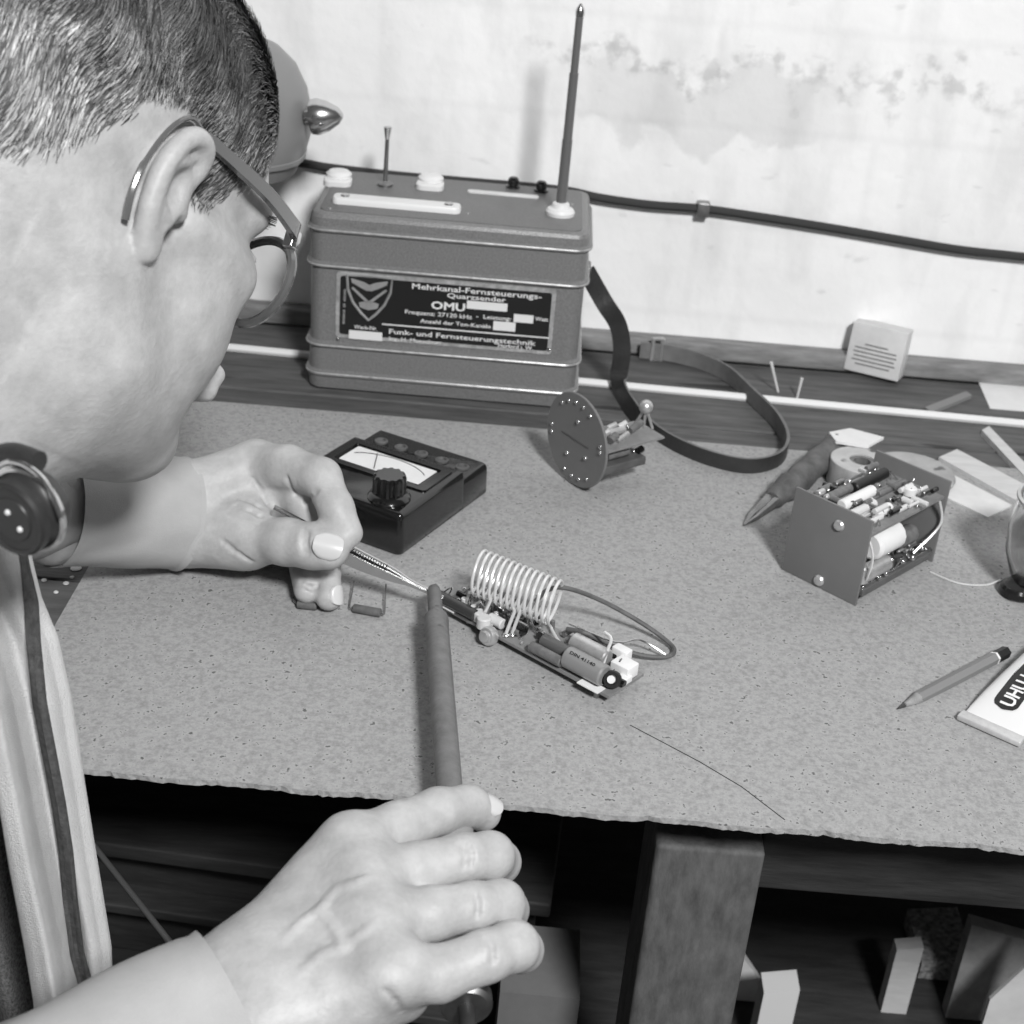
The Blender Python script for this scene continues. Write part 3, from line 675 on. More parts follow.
R4 = random.Random(11)
def gc(name, u_, w_, z, l, r, m, ax_=1):
    d_ = [eu, ew, Vector((0, 0, 1))][ax_]; c = g_(u_, w_, z)
    return part(cz, name, MB().tube([c-d_*l/2, c-d_*(l/2-r*.2), c+d_*(l/2-r*.2), c+d_*l/2], [r*.8, r, r, r*.8], 14), m)
zt_ = eH*.80+.001
gc('capacitor', eW*.45, .030, zt_+.004, .034, .0038, 'paper'); gc('capacitor', eW*.62, .022, zt_+.003, .026, .0028, 'cer')
gc('capacitor', eW*.78, .030, zt_+.003, .016, .0034, 'paper'); gc('capacitor', eW*.30, .056, zt_+.005, .036, .0036, 'black')
gc('capacitor', eW*.55, .060, zt_+.004, .03, .002, 'comp'); gc('capacitor', eW*.25, .03, zt_+.004, .03, .003, 'comp')
gc('can_capacitor', eW*.72, .066, zt_+.004, .006, .0042, 'white', 2)
gc('paper_capacitor', eW*.85, .030, eH*.56, .028, .0095, 'paper'); gc('electrolytic_capacitor', eW*.90, .022, eH*.27, .028, .0055, 'foil')
gc('electrolytic_capacitor', eW*.86, .056, eH*.45, .018, .006, 'comp'); gc('trimmer', eW*.9, .008, eH*.3, .012, .005, 'foil', 2); gc('coil_can', eW*.6, .06, eH*.4, .02, .008, 'steel_dull', 2)
for k in range(64):
    top_ = R4.random() < .6
    z = zt_+.0015+R4.uniform(0, .005) if top_ else eH*.14+.002+R4.uniform(0, .01)
    gc('resistor', R4.uniform(.05, .98)*eW if top_ else R4.uniform(.6, .97)*eW, R4.uniform(.006, eD-.006), z, R4.uniform(.005, .014), R4.uniform(.0010, .0021), R4.choice(['comp', 'cer', 'bake', 'foil', 'steel_dull']), R4.choice([0, 1, 1, 1]))
for k in range(48):
    top_ = R4.random() < .5
    q = g_(R4.uniform(.05, .98)*eW if top_ else R4.uniform(.75, .99)*eW, R4.uniform(.004, eD-.004), (zt_ if top_ else eH*.14+.0012)+R4.uniform(0, .004))
    part(cz, 'solder_joint', MB().ball(q, R4.uniform(.0010, .0019), 5), 'solder')
for k in range(30):
    z = zt_ if R4.random() < .6 else eH*.16; u_ = R4.uniform(.3, .95)*eW; w_ = R4.uniform(.008, eD-.008)
    part(cz, 'component_wire', MB().tube(smooth_path([g_(u_, w_, z), g_(u_+R4.uniform(-.004, .004), w_+R4.uniform(-.006, .006), z+.007), g_(min(u_+R4.uniform(-.01, .01), eW), w_+R4.uniform(-.006, .012), z)], 5), .00045, 6), 'steel')
part(cz, 'looping_wire', MB().tube(smooth_path([g_(eW*.5, .004, zt_+.004), g_(eW*.85, .003, eH*.84), g_(eW*1.03, .004, eH*.6), g_(eW*1.0, .006, eH*.3), g_(eW*.9, .012, eH*.16)], 8), .0008, 6), 'silver')
part(cz, 'looping_wire', MB().tube(smooth_path([g_(eW*.97, eD-.006, eH*.78), g_(eW*1.02, eD-.004, eH*.5), g_(eW*.92, eD-.02, eH*.2)], 8), .0008, 6), 'silver')
part(cz, 'terminal_strip', MB().box(g_(eW*.97, eD/2, eH*.12), (.004, eD*.9, .005), ER, ch=.0006), 'pcbd')
tag(MB().tube(smooth_path([TZ(930, 572, .7508), TZ(958, 583, .7508), TZ(985, 585, .7508), TZ(1000, 580, .7508)], 8), .0006, 6).build('thin_wire', 'silver'), 'thin bright wire curving on the hardboard right of the chassis', 'wire')

# ================================================================ TOOL, TAPE ROLLS, CARD
a = TZ(744, 525, .7515); b_ = TZ(772, 500, .757); c = TZ(800, 478, .7605); d = TZ(835, 446, .7625)
pl = root('pointed_tool', tuple((b_+c)/2-Vector((0, 0, .008))), 'worn dark hand tool with pointed tip lying left of the chassis', 'tool')
part(pl, 'tool_handle', MB().tube(smooth_path([b_, (b_+c)/2, c, (c+d)/2, d], 4), [.0058+.0035*math.sin(min(1, i/6)*1.57)+.0008*math.sin(i*1.7) for i in range(17)], 14), 'tool')
dr = (b_-a).normalized(); sd = Vector((-dr.y, dr.x, 0))
part(pl, 'tool_tip', MB().tube([a, a+dr*.012+sd*.002, b_+sd*.002], [.0006, .0022, .0042], 8).tube([a, a+dr*.012-sd*.002, b_-sd*.003], [.0006, .002, .004], 8), 'steel_dull')
c = TZ(862, 462, .768)
tp_ = root('tape_roll', (c.x, c.y, .75), 'roll of pale tape lying behind the chassis', 'tape roll')
part(tp_, 'tape', MB().lathe((c.x, c.y, .7502), (0, 0, 1), [(.0085, .0005), (.0215, .0005), (.022, .001), (.022, .019), (.0215, .0195), (.009, .0195), (.0085, .0005)], 44, cap=False), mat('aged_tape', 186, .7, noise=(60, 12), dark=(70, .6, 90)))
part(tp_, 'tape_core', MB().lathe((c.x, c.y, .7502), (0, 0, 1), [(.0084, .0008), (.0088, .0185), (.006, .0185), (.0055, .0008)], 30, cap=False), 'comp')
c = TZ(912, 470, .756)
tag(MB().lathe((c.x, c.y, .7502), (0, 0, 1), [(.026, 0), (.030, .0012), (.031, .004), (.029, .0062), (.022, .0068), (.014, .0055), (.006, .0058)], 44).build('paper_disc', mat('stained_disc', 165, .8, noise=(40, 14), dark=(60, .62, 100))), 'flat pale stained round lid beside the tape roll behind the chassis', 'lid')
a = TZ(826, 447, .77); 
fc = TZ(852, 450, .752); 
flat('folded_card', [(829, 432), (850, 428), (884, 437), (868, 446), (836, 441)], .002, 'paper', 'bent white card on top of the tape roll behind the chassis', 'card', z=.7702)

# ================================================================ PENCIL and GLUE TUBE
a = TZ(897, 709, .7507); b_ = TZ(1004, 653, .7542); d_ = (b_-a).normalized(); Lp = (b_-a).length
pc = root('pencil', tuple((a+b_)/2-Vector((0, 0, .003))), 'short sharpened grey pencil pointing left on the hardboard', 'pencil')
def pp(t): return a+d_*t
part(pc, 'barrel', MB().tube([pp(.017), pp(.0175), pp(Lp-.009)], [.0030, .0037, .0037], 6, ), mat('pencil_paint', 128, .45), angle=20)
part(pc, 'sharpened_cone', MB().tube([pp(.006), pp(.0175)], [.0013, .0034], 12), mat('cut_wood', 140, .7, noise=(200, 20)))
part(pc, 'lead', MB().tube([pp(0), pp(.0065)], [.0003, .0014], 10), mat('graphite', 60, .4))
part(pc, 'white_band', MB().tube([pp(Lp-.0095), pp(Lp-.008)], .0038, 6), 'white', angle=20)
part(pc, 'end_cap', MB().tube([pp(Lp-.008), pp(Lp+.002)], .0037, 6), 'black', angle=20)
# glue tube
t0 = TZ(961, 713, .7535); t1 = TZ(1022, 740, .7535); tx = (t1-t0); tW = tx.length; tx.normalize(); ty = Vector((-tx.y, tx.x, 0)); tc_ = (t0+t1)/2
gt = root('glue_tube', tuple(tc_+ty*.04-Vector((0, 0, .0035))), 'white metal glue tube with black label lying at the right edge', 'glue tube')
secs = [(.004, tW*.98, .0016), (.012, tW*.97, .004), (.025, tW*.93, .008), (.045, tW*.86, .0115), (.07, tW*.78, .0135), (.09, tW*.72, .0145), (.096, tW*.6, .013), (.099, tW*.3, .007)]
body = MB(); vs = []; ng = 28
for y_, w_, h_ in secs:
    for k in range(ng):
        t = 2*PI*k/ng; cx_ = math.copysign(abs(math.cos(t))**.8, math.cos(t))*w_/2; cz_ = math.sin(t)*h_/2
        vs.append(tc_+tx*cx_+ty*y_+Vector((0, 0, cz_+h_/2-.0030)))
body.add(vs, [(i*ng+k, i*ng+(k+1) % ng, (i+1)*ng+(k+1) % ng, (i+1)*ng+k) for i in range(len(secs)-1) for k in range(ng)]+[tuple(range(ng))[::-1], tuple((len(secs)-1)*ng+k for k in range(ng))])
M['tubew'] = mat('white_enamelled_tube', 222, .38)
tbod = part(gt, 'tube_body', body, 'tubew', angle=60)
TR = Matrix((tx, ty, Vector((0, 0, 1)))).transposed()
part(gt, 'crimped_end', MB().box(tc_+Vector((0, 0, -.0012)), (tW*1.04, .0075, .0034), TR, ch=.0008), mat('crimp', 200, .4, .3, noise=(150, 12)))
part(gt, 'cap', MB().lathe(tc_+ty*.098+Vector((0, 0, .0025)), ty, [(.005, 0), (.006, .002), (.0055, .016), (.003, .017)], 20), 'black')
def surf(x, y):   # height of tube top at local x,y
    for (ya, wa, ha), (yb_, wb_, hb_) in zip(secs, secs[1:]):
        if ya <= y <= yb_:
            t = (y-ya)/(yb_-ya); w_ = wa+(wb_-wa)*t; h_ = ha+(hb_-ha)*t; k = max(0, 1-(2*x/w_)**2)**.6
            return h_/2*k+h_/2-.0030
    return .01
def drape(mb_local, o=.0003):
    mb = MB(); mb.add([tc_+tx*v.x+ty*v.y+Vector((0, 0, surf(v.x, v.y)+o)) for v in mb_local.v], mb_local.f); return mb
# label: black lozenge, lettering along the tube
lw, ll = .0135, .062
g = MB(); nxg, nyg = 10, 34; ids = {}
vs = []; fs = []
for j in range(nyg+1):
    y = .016+ll*j/nyg; e_ = min(j, nyg-j)*ll/nyg; r = .006; half = lw/2 if e_ > r else lw/2-r+math.sqrt(max(0, r*r-(r-e_)**2))
    for i in range(nxg+1): vs.append(Vector((-.001+(-half+2*half*i/nxg), y, 0)))
fs = [(j*(nxg+1)+i, j*(nxg+1)+i+1, (j+1)*(nxg+1)+i+1, (j+1)*(nxg+1)+i) for j in range(nyg) for i in range(nxg)]
g.add(vs, fs)
lab = part(gt, 'label', drape(g, .0004), 'black')
tm = text_mb('UHU-hart', Vector((.0032, .0190, 0)), (0, 1, 0), (-1, 0, 0), .043, .0074, 0, .03)
part(lab, 'lettering', drape(tm, .0008), 'white', smooth=False)

# ================================================================ GLASS JAR, LID
gm = bpy.data.materials.new('clear_glass'); gm.use_nodes = True; gb_ = gm.node_tree.nodes['Principled BSDF']
gb_.inputs['Transmission Weight'].default_value = 1; gb_.inputs['Roughness'].default_value = .03; gb_.inputs['IOR'].default_value = 1.45
jb = TZ(1051, 592, .7503); J = Vector((jb.x, jb.y, .7503))
jr = root('glass_jar', tuple(J), 'clear glass jar standing on the hardboard at the right edge', 'jar')
part(jr, 'glass', MB().lathe(J, (0, 0, 1), [(.012, .0), (.020, .001), (.028, .010), (.0335, .025), (.035, .042), (.033, .058), (.0335, .062), (.0315, .062), (.031, .058), (.033, .042), (.0315, .026), (.026, .012), (.018, .0035), (.0005, .003)], 56), gm)
part(jr, 'jar_rim', MB().lathe(J+Vector((0, 0, .0605)), (0, 0, 1), [(.0335, 0), (.0347, .001), (.0345, .0025), (.0325, .0028), (.0318, .001), (.0335, 0)], 56, cap=False), 'foil')
l_ = TZ(1017, 594, .7505)
tag(MB().lathe(l_, (0, 0, 1), [(.0105, 0), (.0115, .001), (.0115, .005), (.0100, .0068), (.006, .0074), (.001, .0075)], 32).build('screw_cap', mat('dark_glossy_cap', 50, .15, .6)), 'small dark glossy screw cap in front of the glass jar', 'cap')

# flakes on the bare bench at the left
for i, (x, y, s) in enumerate(((76, 568, 2.6), (48, 563, 2.2), (44, 580, 1.3), (66, 583, 1.4), (56, 592, 1.1), (72, 577, 1.0))):
    q = TZ(x, y, BZ+.0006)
    tag(MB().lathe(q, (0, 0, 1), [(.0012*s, -.0004), (.0013*s, 0), (.001*s, .0004)], 9).build('paint_flake', 'offwhite'), 'white flake of scrap on the bare bench left of the hardboard', 'flake', 'white flakes on the bare bench')
# ================================================================ SIGNED-DISTANCE MODELLER (organic shapes)
class SDF:
    def __init__(s, lo, hi, res):
        s.lo = np.array(lo, float); s.res = res
        s.n = (np.ceil((np.array(hi)-s.lo)/res).astype(int)+1)
        s.d = np.full(s.n, .05, np.float32)
    def region(s, lo, hi, pad):
        a = np.maximum(0, np.floor((np.minimum(lo, hi)-pad-s.lo)/s.res).astype(int)); b = np.minimum(s.n, np.ceil((np.maximum(lo, hi)+pad-s.lo)/s.res).astype(int)+1)
        if np.any(b <= a): return None, None
        ax = [((np.arange(a[i], b[i]))*s.res+s.lo[i]).astype(np.float32) for i in range(3)]
        g = np.stack(np.meshgrid(*ax, indexing='ij'), -1)
        return (slice(a[0], b[0]), slice(a[1], b[1]), slice(a[2], b[2])), g
    def comb(s, sl, v, k, op):
        cur = s.d[sl]
        if op == '+':
            h = np.maximum(k-np.abs(cur-v), 0)/max(k, 1e-6); s.d[sl] = np.minimum(cur, v)-h*h*k*.25
        else:
            h = np.maximum(k-np.abs(cur+v), 0)/max(k, 1e-6); s.d[sl] = np.maximum(cur, -v)+h*h*k*.25
    def rc(s, a, b, ra, rb, k=.004, op='+'):
        a = np.array(a, float); b = np.array(b, float); m = max(ra, rb)
        sl, g = s.region(np.minimum(a, b), np.maximum(a, b), m+k+2*s.res)
        if sl is None: return s
        ba = b-a; l2 = ba@ba; rr = ra-rb; a2 = l2-rr*rr
        if a2 <= 0: return s.el(a if ra > rb else b, (m, m, m), None, k, op)
        pa = g-a; y = pa@ba; z = y-l2; x = pa*l2-y[..., None]*ba; x2 = np.einsum('...i,...i', x, x)
        y2 = y*y*l2; z2 = z*z*l2; kk = np.sign(rr)*rr*rr*x2; il = 1/l2
        c1 = np.sign(z)*a2*z2 > kk; c2 = np.sign(y)*a2*y2 < kk
        v = np.where(c1, np.sqrt(x2+z2)*il-rb, np.where(c2, np.sqrt(x2+y2)*il-ra, (np.sqrt(x2*a2*il)+y*rr)*il-ra))
        s.comb(sl, v.astype(np.float32), k, op); return s
    def el(s, c, r, R=None, k=.004, op='+'):
        c = np.array(c, float); r = np.array(r, float); m = r.max()
        sl, g = s.region(c-m, c+m, k+2*s.res)
        if sl is None: return s
        p = g-c
        if R is not None: p = p@np.array(R)      # columns of R are the local axes
        k0 = np.sqrt(((p/r)**2).sum(-1)); k1 = np.sqrt(((p/(r*r))**2).sum(-1))
        v = k0*(k0-1)/np.maximum(k1, 1e-9)
        s.comb(sl, v.astype(np.float32), k, op); return s
    def chain(s, pts, k=.004, op='+'):
        for (a, ra), (b, rb) in zip(pts, pts[1:]): s.rc(a, b, ra, rb, k, op)
        return s
    def mesh(s):
        d = s.d; ins = d < 0
        c = np.zeros(tuple(np.array(d.shape)-1), np.int8)
        for i in (0, 1):
            for j in (0, 1):
                for k in (0, 1): c += ins[i:d.shape[0]-1+i, j:d.shape[1]-1+j, k:d.shape[2]-1+k]
        act = np.argwhere((c > 0) & (c < 8)); idx = -np.ones(c.shape, np.int32); idx[tuple(act.T)] = np.arange(len(act))
        acc = np.zeros((len(act), 3)); cnt = np.zeros(len(act))
        cor = [np.array(q) for q in ((0, 0, 0), (1, 0, 0), (0, 1, 0), (1, 1, 0), (0, 0, 1), (1, 0, 1), (0, 1, 1), (1, 1, 1))]
        for a, b in ((0, 1), (2, 3), (4, 5), (6, 7), (0, 2), (1, 3), (4, 6), (5, 7), (0, 4), (1, 5), (2, 6), (3, 7)):
            pa = act+cor[a]; pb = act+cor[b]; va = d[tuple(pa.T)]; vb = d[tuple(pb.T)]
            m = (va < 0) != (vb < 0); t = np.where(m, va/np.where(m, va-vb, 1), 0)
            acc += np.where(m[:, None], pa+(pb-pa)*t[:, None], 0); cnt += m
        v = acc/cnt[:, None]*s.res+s.lo
        fs = []
        for ax in range(3):
            sh = [slice(0, d.shape[i]-1) for i in range(3)]; sh2 = list(sh); sh2[ax] = slice(1, d.shape[ax])
            o = [i for i in range(3) if i != ax]
            for i in o: sh[i] = slice(1, d.shape[i]-1); sh2[i] = slice(1, d.shape[i]-1)
            A = ins[tuple(sh)]; B = ins[tuple(sh2)]; e = np.argwhere(A != B)
            if len(e) == 0: continue
            base = e.copy(); base[:, o[0]] += 1; base[:, o[1]] += 1
            def cell(da, db):
                q = base.copy(); q[:, o[0]] -= da; q[:, o[1]] -= db
                return idx[tuple(q.T)]
            q = np.stack([cell(1, 1), cell(0, 1), cell(0, 0), cell(1, 0)], 1)
            flip = A[tuple(e.T)]
            if ax == 1: flip = ~flip
            q[~flip] = q[~flip][:, ::-1]
            fs.append(q)
        return v, np.concatenate(fs)
def join_meshes(lst):
    vs, fs, o = [], [], 0
    for v, f in lst: vs.append(v); fs.append(f+o); o += len(v)
    return np.concatenate(vs), np.concatenate(fs)
def np_object(name, v, f, m, parent):
    off = np.array(parent.location) if parent is not None else np.zeros(3)
    me = bpy.data.meshes.new(name); me.vertices.add(len(v)); me.vertices.foreach_set('co', (v-off).astype(np.float32).ravel())
    n = f.shape[1]; me.loops.add(f.size); me.loops.foreach_set('vertex_index', f.astype(np.int32).ravel())
    me.polygons.add(len(f)); me.polygons.foreach_set('loop_start', np.arange(0, f.size, n, dtype=np.int32)); 
    me.update(calc_edges=True); me.validate()
    o = bpy.data.objects.new(name, me); COL.objects.link(o); me.materials.append(m if not isinstance(m, str) else M[m]); me.shade_smooth()
    o.parent = parent; return o

# ================================================================ SKIN, CLOTH, HAIR MATERIALS
M['skin'] = mat('skin', 177, .48, noise=(70, 13), bump=(420, .3), spec=.4, sss=.12)
M['nail'] = mat('nail', 202, .28, spec=.5)
M['shirt'] = mat('shirt_cloth', 174, .9, noise=(30, 6), bump=(1400, .3), spec=.1)
M['jacket'] = mat('knitted_jacket', 204, .95, noise=(60, 6), bump=(1500, .8), spec=.1)
M['band'] = mat('dark_knit_band', 82, .95, noise=(300, 14), bump=(1200, .7), spec=.1)
M['apron'] = mat('flecked_trousers', 100, .95, noise=(700, 30), bump=(900, .5), spec=.1)
def V(p): return np.array(p, float)

# ================================================================ PERSON
person = root('person', (-.42, .12, 0), 'man in glasses and pale jacket seated and bent over the bench, soldering', 'person')
parts = []
# ---- head frame from the camera-space fit
hf = RT*.4945+UP*-.2592+FW*.8296; hl = RT*-.8393+UP*.1057+FW*.5333; hu = RT*.2259+UP*.9600+FW*.1653
H0 = CAM+RT*-.2024+UP*.1392+FW*.6571
HR = np.array([list(hf), list(hl), list(hu)]).T      # columns = axes
def hw(p): return V(H0)+HR@V(p)
def hwm(P_): return V(H0)+P_@HR.T
C7 = V((-.315, .50, .935))
c7h = HR.T@(C7-V(H0))
S = SDF((-.17, -.135, -.20), (.145, .125, .15), .0018)
S.el((-.010, 0, .040), (.097, .072, .080), k=.01)
S.el((-.035, 0, .035), (.070, .069, .070), k=.02)
S.el((.048, 0, .036), (.047, .059, .050), k=.02)                      # forehead
S.el((.042, 0, -.040), (.047, .050, .056), k=.03)                     # mid face
for s_ in (-1, 1):
    S.el((.043, s_*.036, -.036), (.038, .028, .042), k=.025)            # cheek
    S.rc((-.006, s_*.052, -.036), (.010, s_*.046, -.070), .018, .017, .02) # ramus
    S.rc((.010, s_*.046, -.070), (.070, s_*.014, -.092), .017, .015, .02)  # jaw line
    S.rc((.084, s_*.020, .030), (.072, s_*.049, .024), .009, .008, .014)   # brow
    S.rc((.070, s_*.049, -.008), (.025, s_*.063, -.004), .010, .006, .016)   # cheekbone
    S.el((.098, s_*.031, .006), (.014, .017, .012), k=.012, op='-')
    S.el((.079, s_*.031, .005), (.0145, .0135, .0125), k=.003)            # eyeball/lid
    S.rc((.0905, s_*.022, .0085), (.089, s_*.040, .0078), .0022, .0022, .003)
S.rc((.092, 0, .020), (.113, 0, -.016), .007, .0105, .010)             # nose
S.el((.110, 0, -.021), (.013, .011, .010), k=.006)
for s_ in (-1, 1): S.el((.100, s_*.013, -.024), (.011, .0075, .008), k=.005)
S.el((.090, 0, -.044), (.020, .026, .020), k=.015)
S.rc((.106, -.020, -.045), (.106, .020, -.045), .0045, .0045, .006); S.rc((.104, -.018, -.054), (.104, .018, -.054), .0055, .0055, .006)
S.rc((.114, -.022, -.0495), (.114, .022, -.0495), .0022, .0022, .003, '-')
S.el((.084, 0, -.088), (.018, .021, .015), k=.015)                   # chin
S.el((.032, 0, -.078), (.050, .043, .028), k=.025)                   # double chin
# neck
S.rc((-.030, 0, -.020), c7h*.9+V((.0, 0, 0)), .060, .064, .03)
S.rc((.0, 0, -.078), c7h*.85+V((.050, 0, -.02)), .050, .056, .03)
# ears
for s_ in (-1, 1):
    def E_(x, z, y): return V((x, s_*y, z))
    S.el((-.001, s_*.068, .004), (.012, .009, .016), k=.006)
    S.el((-.004, s_*.0755, .001), (.0110, .0038, .021), k=.004)
    helix = smooth_path([E_(.007, .004, .069), E_(.010, .014, .074), E_(.008, .022, .078), E_(.001, .0245, .0805), E_(-.006, .021, .0815), E_(-.0115, .011, .081), E_(-.013, -.001, .079), E_(-.0115, -.012, .077), E_(-.008, -.020, .0745), E_(-.004, -.025, .0725)], 4)
    S.chain([(V(p), .0027) for p in helix], .004)
    S.chain([(E_(.002, .017, .0775), .0020), (E_(-.004, .011, .079), .0026), (E_(-.0065, .001, .078), .0026), (E_(-.005, -.010, .076), .0026)], .004)
    S.el(E_(-.003, -.0240, .0735), (.0062, .0036, .0082), k=.003)
    S.el(E_(.0, .0, .0815), (.0070, .0075, .010), k=.003, op='-')
    S.rc(E_(.009, -.005, .071), E_(.008, .002, .071), .004, .0035, .004)
v, f = S.mesh(); hv_local = v.copy(); hf_faces = f
parts.append((hwm(v), f))

# ---- right hand, seen from its back
def pr(q): return V(P(q[0], q[1], q[2])), q[3]/1000
R_idx = [(350, 846, .622, 12.0), (398, 828, .636, 11.0), (438, 811, .650, 9.9), (468, 806, .664, 9.1), (483, 813, .671, 8.2)]
R_mid = [(362, 884, .602, 12.4), (415, 870, .612, 11.0), (462, 858, .620, 10.0), (490, 856, .628, 9.9), (499, 862, .646, 9.0), (485, 868, .664, 8.2)]
R_rng = [(372, 922, .584, 12.0), (430, 914, .592, 10.6), (474, 907, .599, 9.7), (501, 904, .607, 9.5), (507, 910, .626, 8.7), (490, 916, .644, 8.0)]
R_lit = [(388, 972, .566, 12.0), (438, 974, .569, 10.4), (486, 956, .575, 9.8), (514, 946, .583, 9.6), (521, 950, .600, 8.6), (503, 957, .620, 7.8)]
R_thb = [(305, 955, .600, 15), (368, 915, .648, 13.5), (425, 880, .678, 11.0), (458, 852, .694, 9.6)]
Wr = (262, 992, .575)
hp = [V(P(*q[:3])) for q in (R_idx+R_mid+R_rng+R_lit+R_thb)]+[V(P(150, 1090, .56)), V(P(262, 992, .575))]
lo = np.min(hp, 0)-.035; hi = np.max(hp, 0)+.035
S = SDF(lo, hi, .0011)
wr = V(P(*Wr))
wdir = (V(P(350, 846, .622))-V(P(388, 972, .566))); wdir /= np.linalg.norm(wdir)
w_i, w_m, w_r, w_l = wr+wdir*.017, wr+wdir*.006, wr-wdir*.006, wr-wdir*.017
for ch, w_ in ((R_idx, w_i), (R_mid, w_m), (R_rng, w_r), (R_lit, w_l)):
    m, r = pr(ch[0]); S.rc(w_, m, .0165, r+.001, .014)
m1 = V(P(340, 900, .610)); b1_ = V(FW)-wdir*(V(FW)@wdir); b1_ /= np.linalg.norm(b1_); S.el(m1, (.026, .026, .013), np.stack([wdir, np.cross(wdir, b1_), b1_], 1), .015)
S.rc(w_l, V(P(395, 985, .580)), .018, .015, .012)
for ch in (R_idx, R_mid, R_rng, R_lit):
    c = [pr(q) for q in ch]; T_ = SDF(lo, hi, .0011)
    T_.chain(c, .003)
    S.comb((slice(None),)*3, T_.d, .0045, '+')
S.chain([pr(q) for q in R_thb], .006)
S.rc(wr, pr(R_thb[1])[0], .020, .014, .014)
# knuckle bumps, extensor tendons
for ch, w_ in ((R_idx, w_i), (R_mid, w_m), (R_rng, w_r), (R_lit, w_l)):
    m = V(P(ch[0][0]+4, ch[0][1]-1, ch[0][2]-.0085)); S.el(m+V(FW)*.001, (.0085, .0085, .0055), None, .013)
    n_ = w_+(m-w_)*.25-V(FW)*.006; S.rc(n_, m+V(FW)*.0005, .0022, .0024, .006)
# creases, veins and tendons follow the surface already modelled
def surf_at(S, x, y, z0, z1):
    for Z in np.arange(z0, z1, .0006):
        p = (V(P(x, y, Z))-S.lo)/S.res; i = np.round(p).astype(int)
        if (i >= 0).all() and (i < S.n).all() and S.d[tuple(i)] < 0: return Z
    return None
def trace(S, pts, r, off, k, op, z0, z1):
    out = []
    for (x, y) in pts:
        Z = surf_at(S, x, y, z0, z1)
        if Z: out.append(V(P(x, y, Z+off)))
    for a, b in zip(out, out[1:]):
        if np.linalg.norm(b-a) < .02: S.rc(a, b, r, r, k, op)
def dens_(pts, n=4):
    o = []
    for (a, b), (c, d) in zip(pts, pts[1:]):
        for i in range(n): o.append((a+(c-a)*i/n, b+(d-b)*i/n))
    return o+[pts[-1]]
for pts in ([(282, 945), (300, 925), (318, 912), (338, 890), (366, 880)], [(300, 975), (322, 955), (345, 948), (375, 925)], [(318, 912), (330, 922), (345, 948)]):
    trace(S, dens_(pts), .0010, .0009, .0026, '+', .52, .68)
for pts in ([(384, 990), (394, 1000), (402, 1012)],
            [(462, 843), (466, 856), (464, 868)], [(469, 843), (473, 856), (471, 868)], [(475, 891), (479, 905), (477, 917)], [(487, 934), (493, 947), (493, 962)],
            [(262, 950), (272, 962), (276, 978)], [(250, 955), (262, 972), (268, 992)]):
    trace(S, dens_(pts, 6), .0005, -.0003, .0018, '-', .52, .70)
for ch, i_ in ():
    a = V(P(*ch[i_][:3])); b = V(P(*ch[i_+1][:3])); t_ = (b-a)/np.linalg.norm(b-a); sd_ = np.cross(t_, V(FW)); sd_ /= np.linalg.norm(sd_); r = ch[i_][3]/1000
    for o_ in (-.0035, .0, .0035):
        cpt = a+t_*o_-V(FW)*(r+.0010)
        S.rc(cpt-sd_*.003, cpt+sd_*.003, .0007, .0007, .0022, '-')
# forearm under the sleeve
elb = V((-.33, .24, .70))
S.rc(wr-wdir*.009, wr+(elb-wr)*.3-wdir*.009, .0205, .026, .01); S.rc(wr+wdir*.009, wr+(elb-wr)*.3+wdir*.009, .0205, .026, .01)
parts.append(S.mesh())

# ---- left hand, thumb side towards us
def lt(q): return (V(P(q[0], q[1], q[2])), q[3]/1000)
zt1 = (TZ(329, 599, .7585)-CAM).dot(FW); zt2 = (TZ(306, 594, .7585)-CAM).dot(FW)
L_idx = [(256, 464, .882, 13.5), (288, 468, .866, 12.8), (321, 478, .850, 11.3), (336, 508, .838, 9.6), (349, 533, .833, 7.8)]
L_mid = [(262, 480, .895, 13), (302, 500, .868, 11.0), (320, 532, .866, 9.8), (325, 570, .868, 8.6), (329, 597, zt1, 7.8)]
L_rng = [(250, 492, .918, 12.5), (288, 520, .900, 10.6), (302, 555, .890, 9.0), (307, 590, zt2, 7.6)]
L_lit = [(240, 510, .930, 12), (270, 545, .912, 9.5), (292, 572, .905, 8.2), (305, 588, .897, 7.2)]
L_thb = [(204, 534, .885, 16), (246, 538, .862, 14.8), (288, 542, .842, 12.4), (312, 546, .834, 12.0), (329, 549.5, .829, 11.2)]
Lw = TZ(182, 514, .783); lw = V(Lw)
hp = [V(P(*q[:3])) for q in (L_idx+L_mid+L_rng+L_lit+L_thb)]+[lw, lw+V((-.10, -.03, 0))]
lo = np.min(hp, 0)-.03; hi = np.max(hp, 0)+.03; lo[2] = .745
S = SDF(lo, hi, .0011)
up_ = V((0, 0, 1)); 
for ch, o_ in ((L_idx, V((.0, -.006, .014))), (L_mid, V((0, .003, .006))), (L_rng, V((0, .006, -.004))), (L_lit, V((.0, .008, -.011)))):
    m, r = lt(ch[0]); S.rc(lw+o_, m, .0165, r+.001, .014)
for ch in (L_idx, L_mid, L_rng, L_lit):
    T_ = SDF(lo, hi, .0011); T_.chain([lt(q) for q in ch], .004); S.comb((slice(None),)*3, T_.d, .0035, '+')
T_ = SDF(lo, hi, .0011); T_.chain([lt(q) for q in L_thb], .006)
S.comb((slice(None),)*3, T_.d, .006, '+')
S.rc(lw+V((.006, -.010, -.006)), lt(L_thb[1])[0], .020, .0158, .012)      # thenar
S.rc(lt(L_thb[1])[0]+V((0, .006, .006)), V(P(262, 492, .885)), .010, .010, .014)   # web
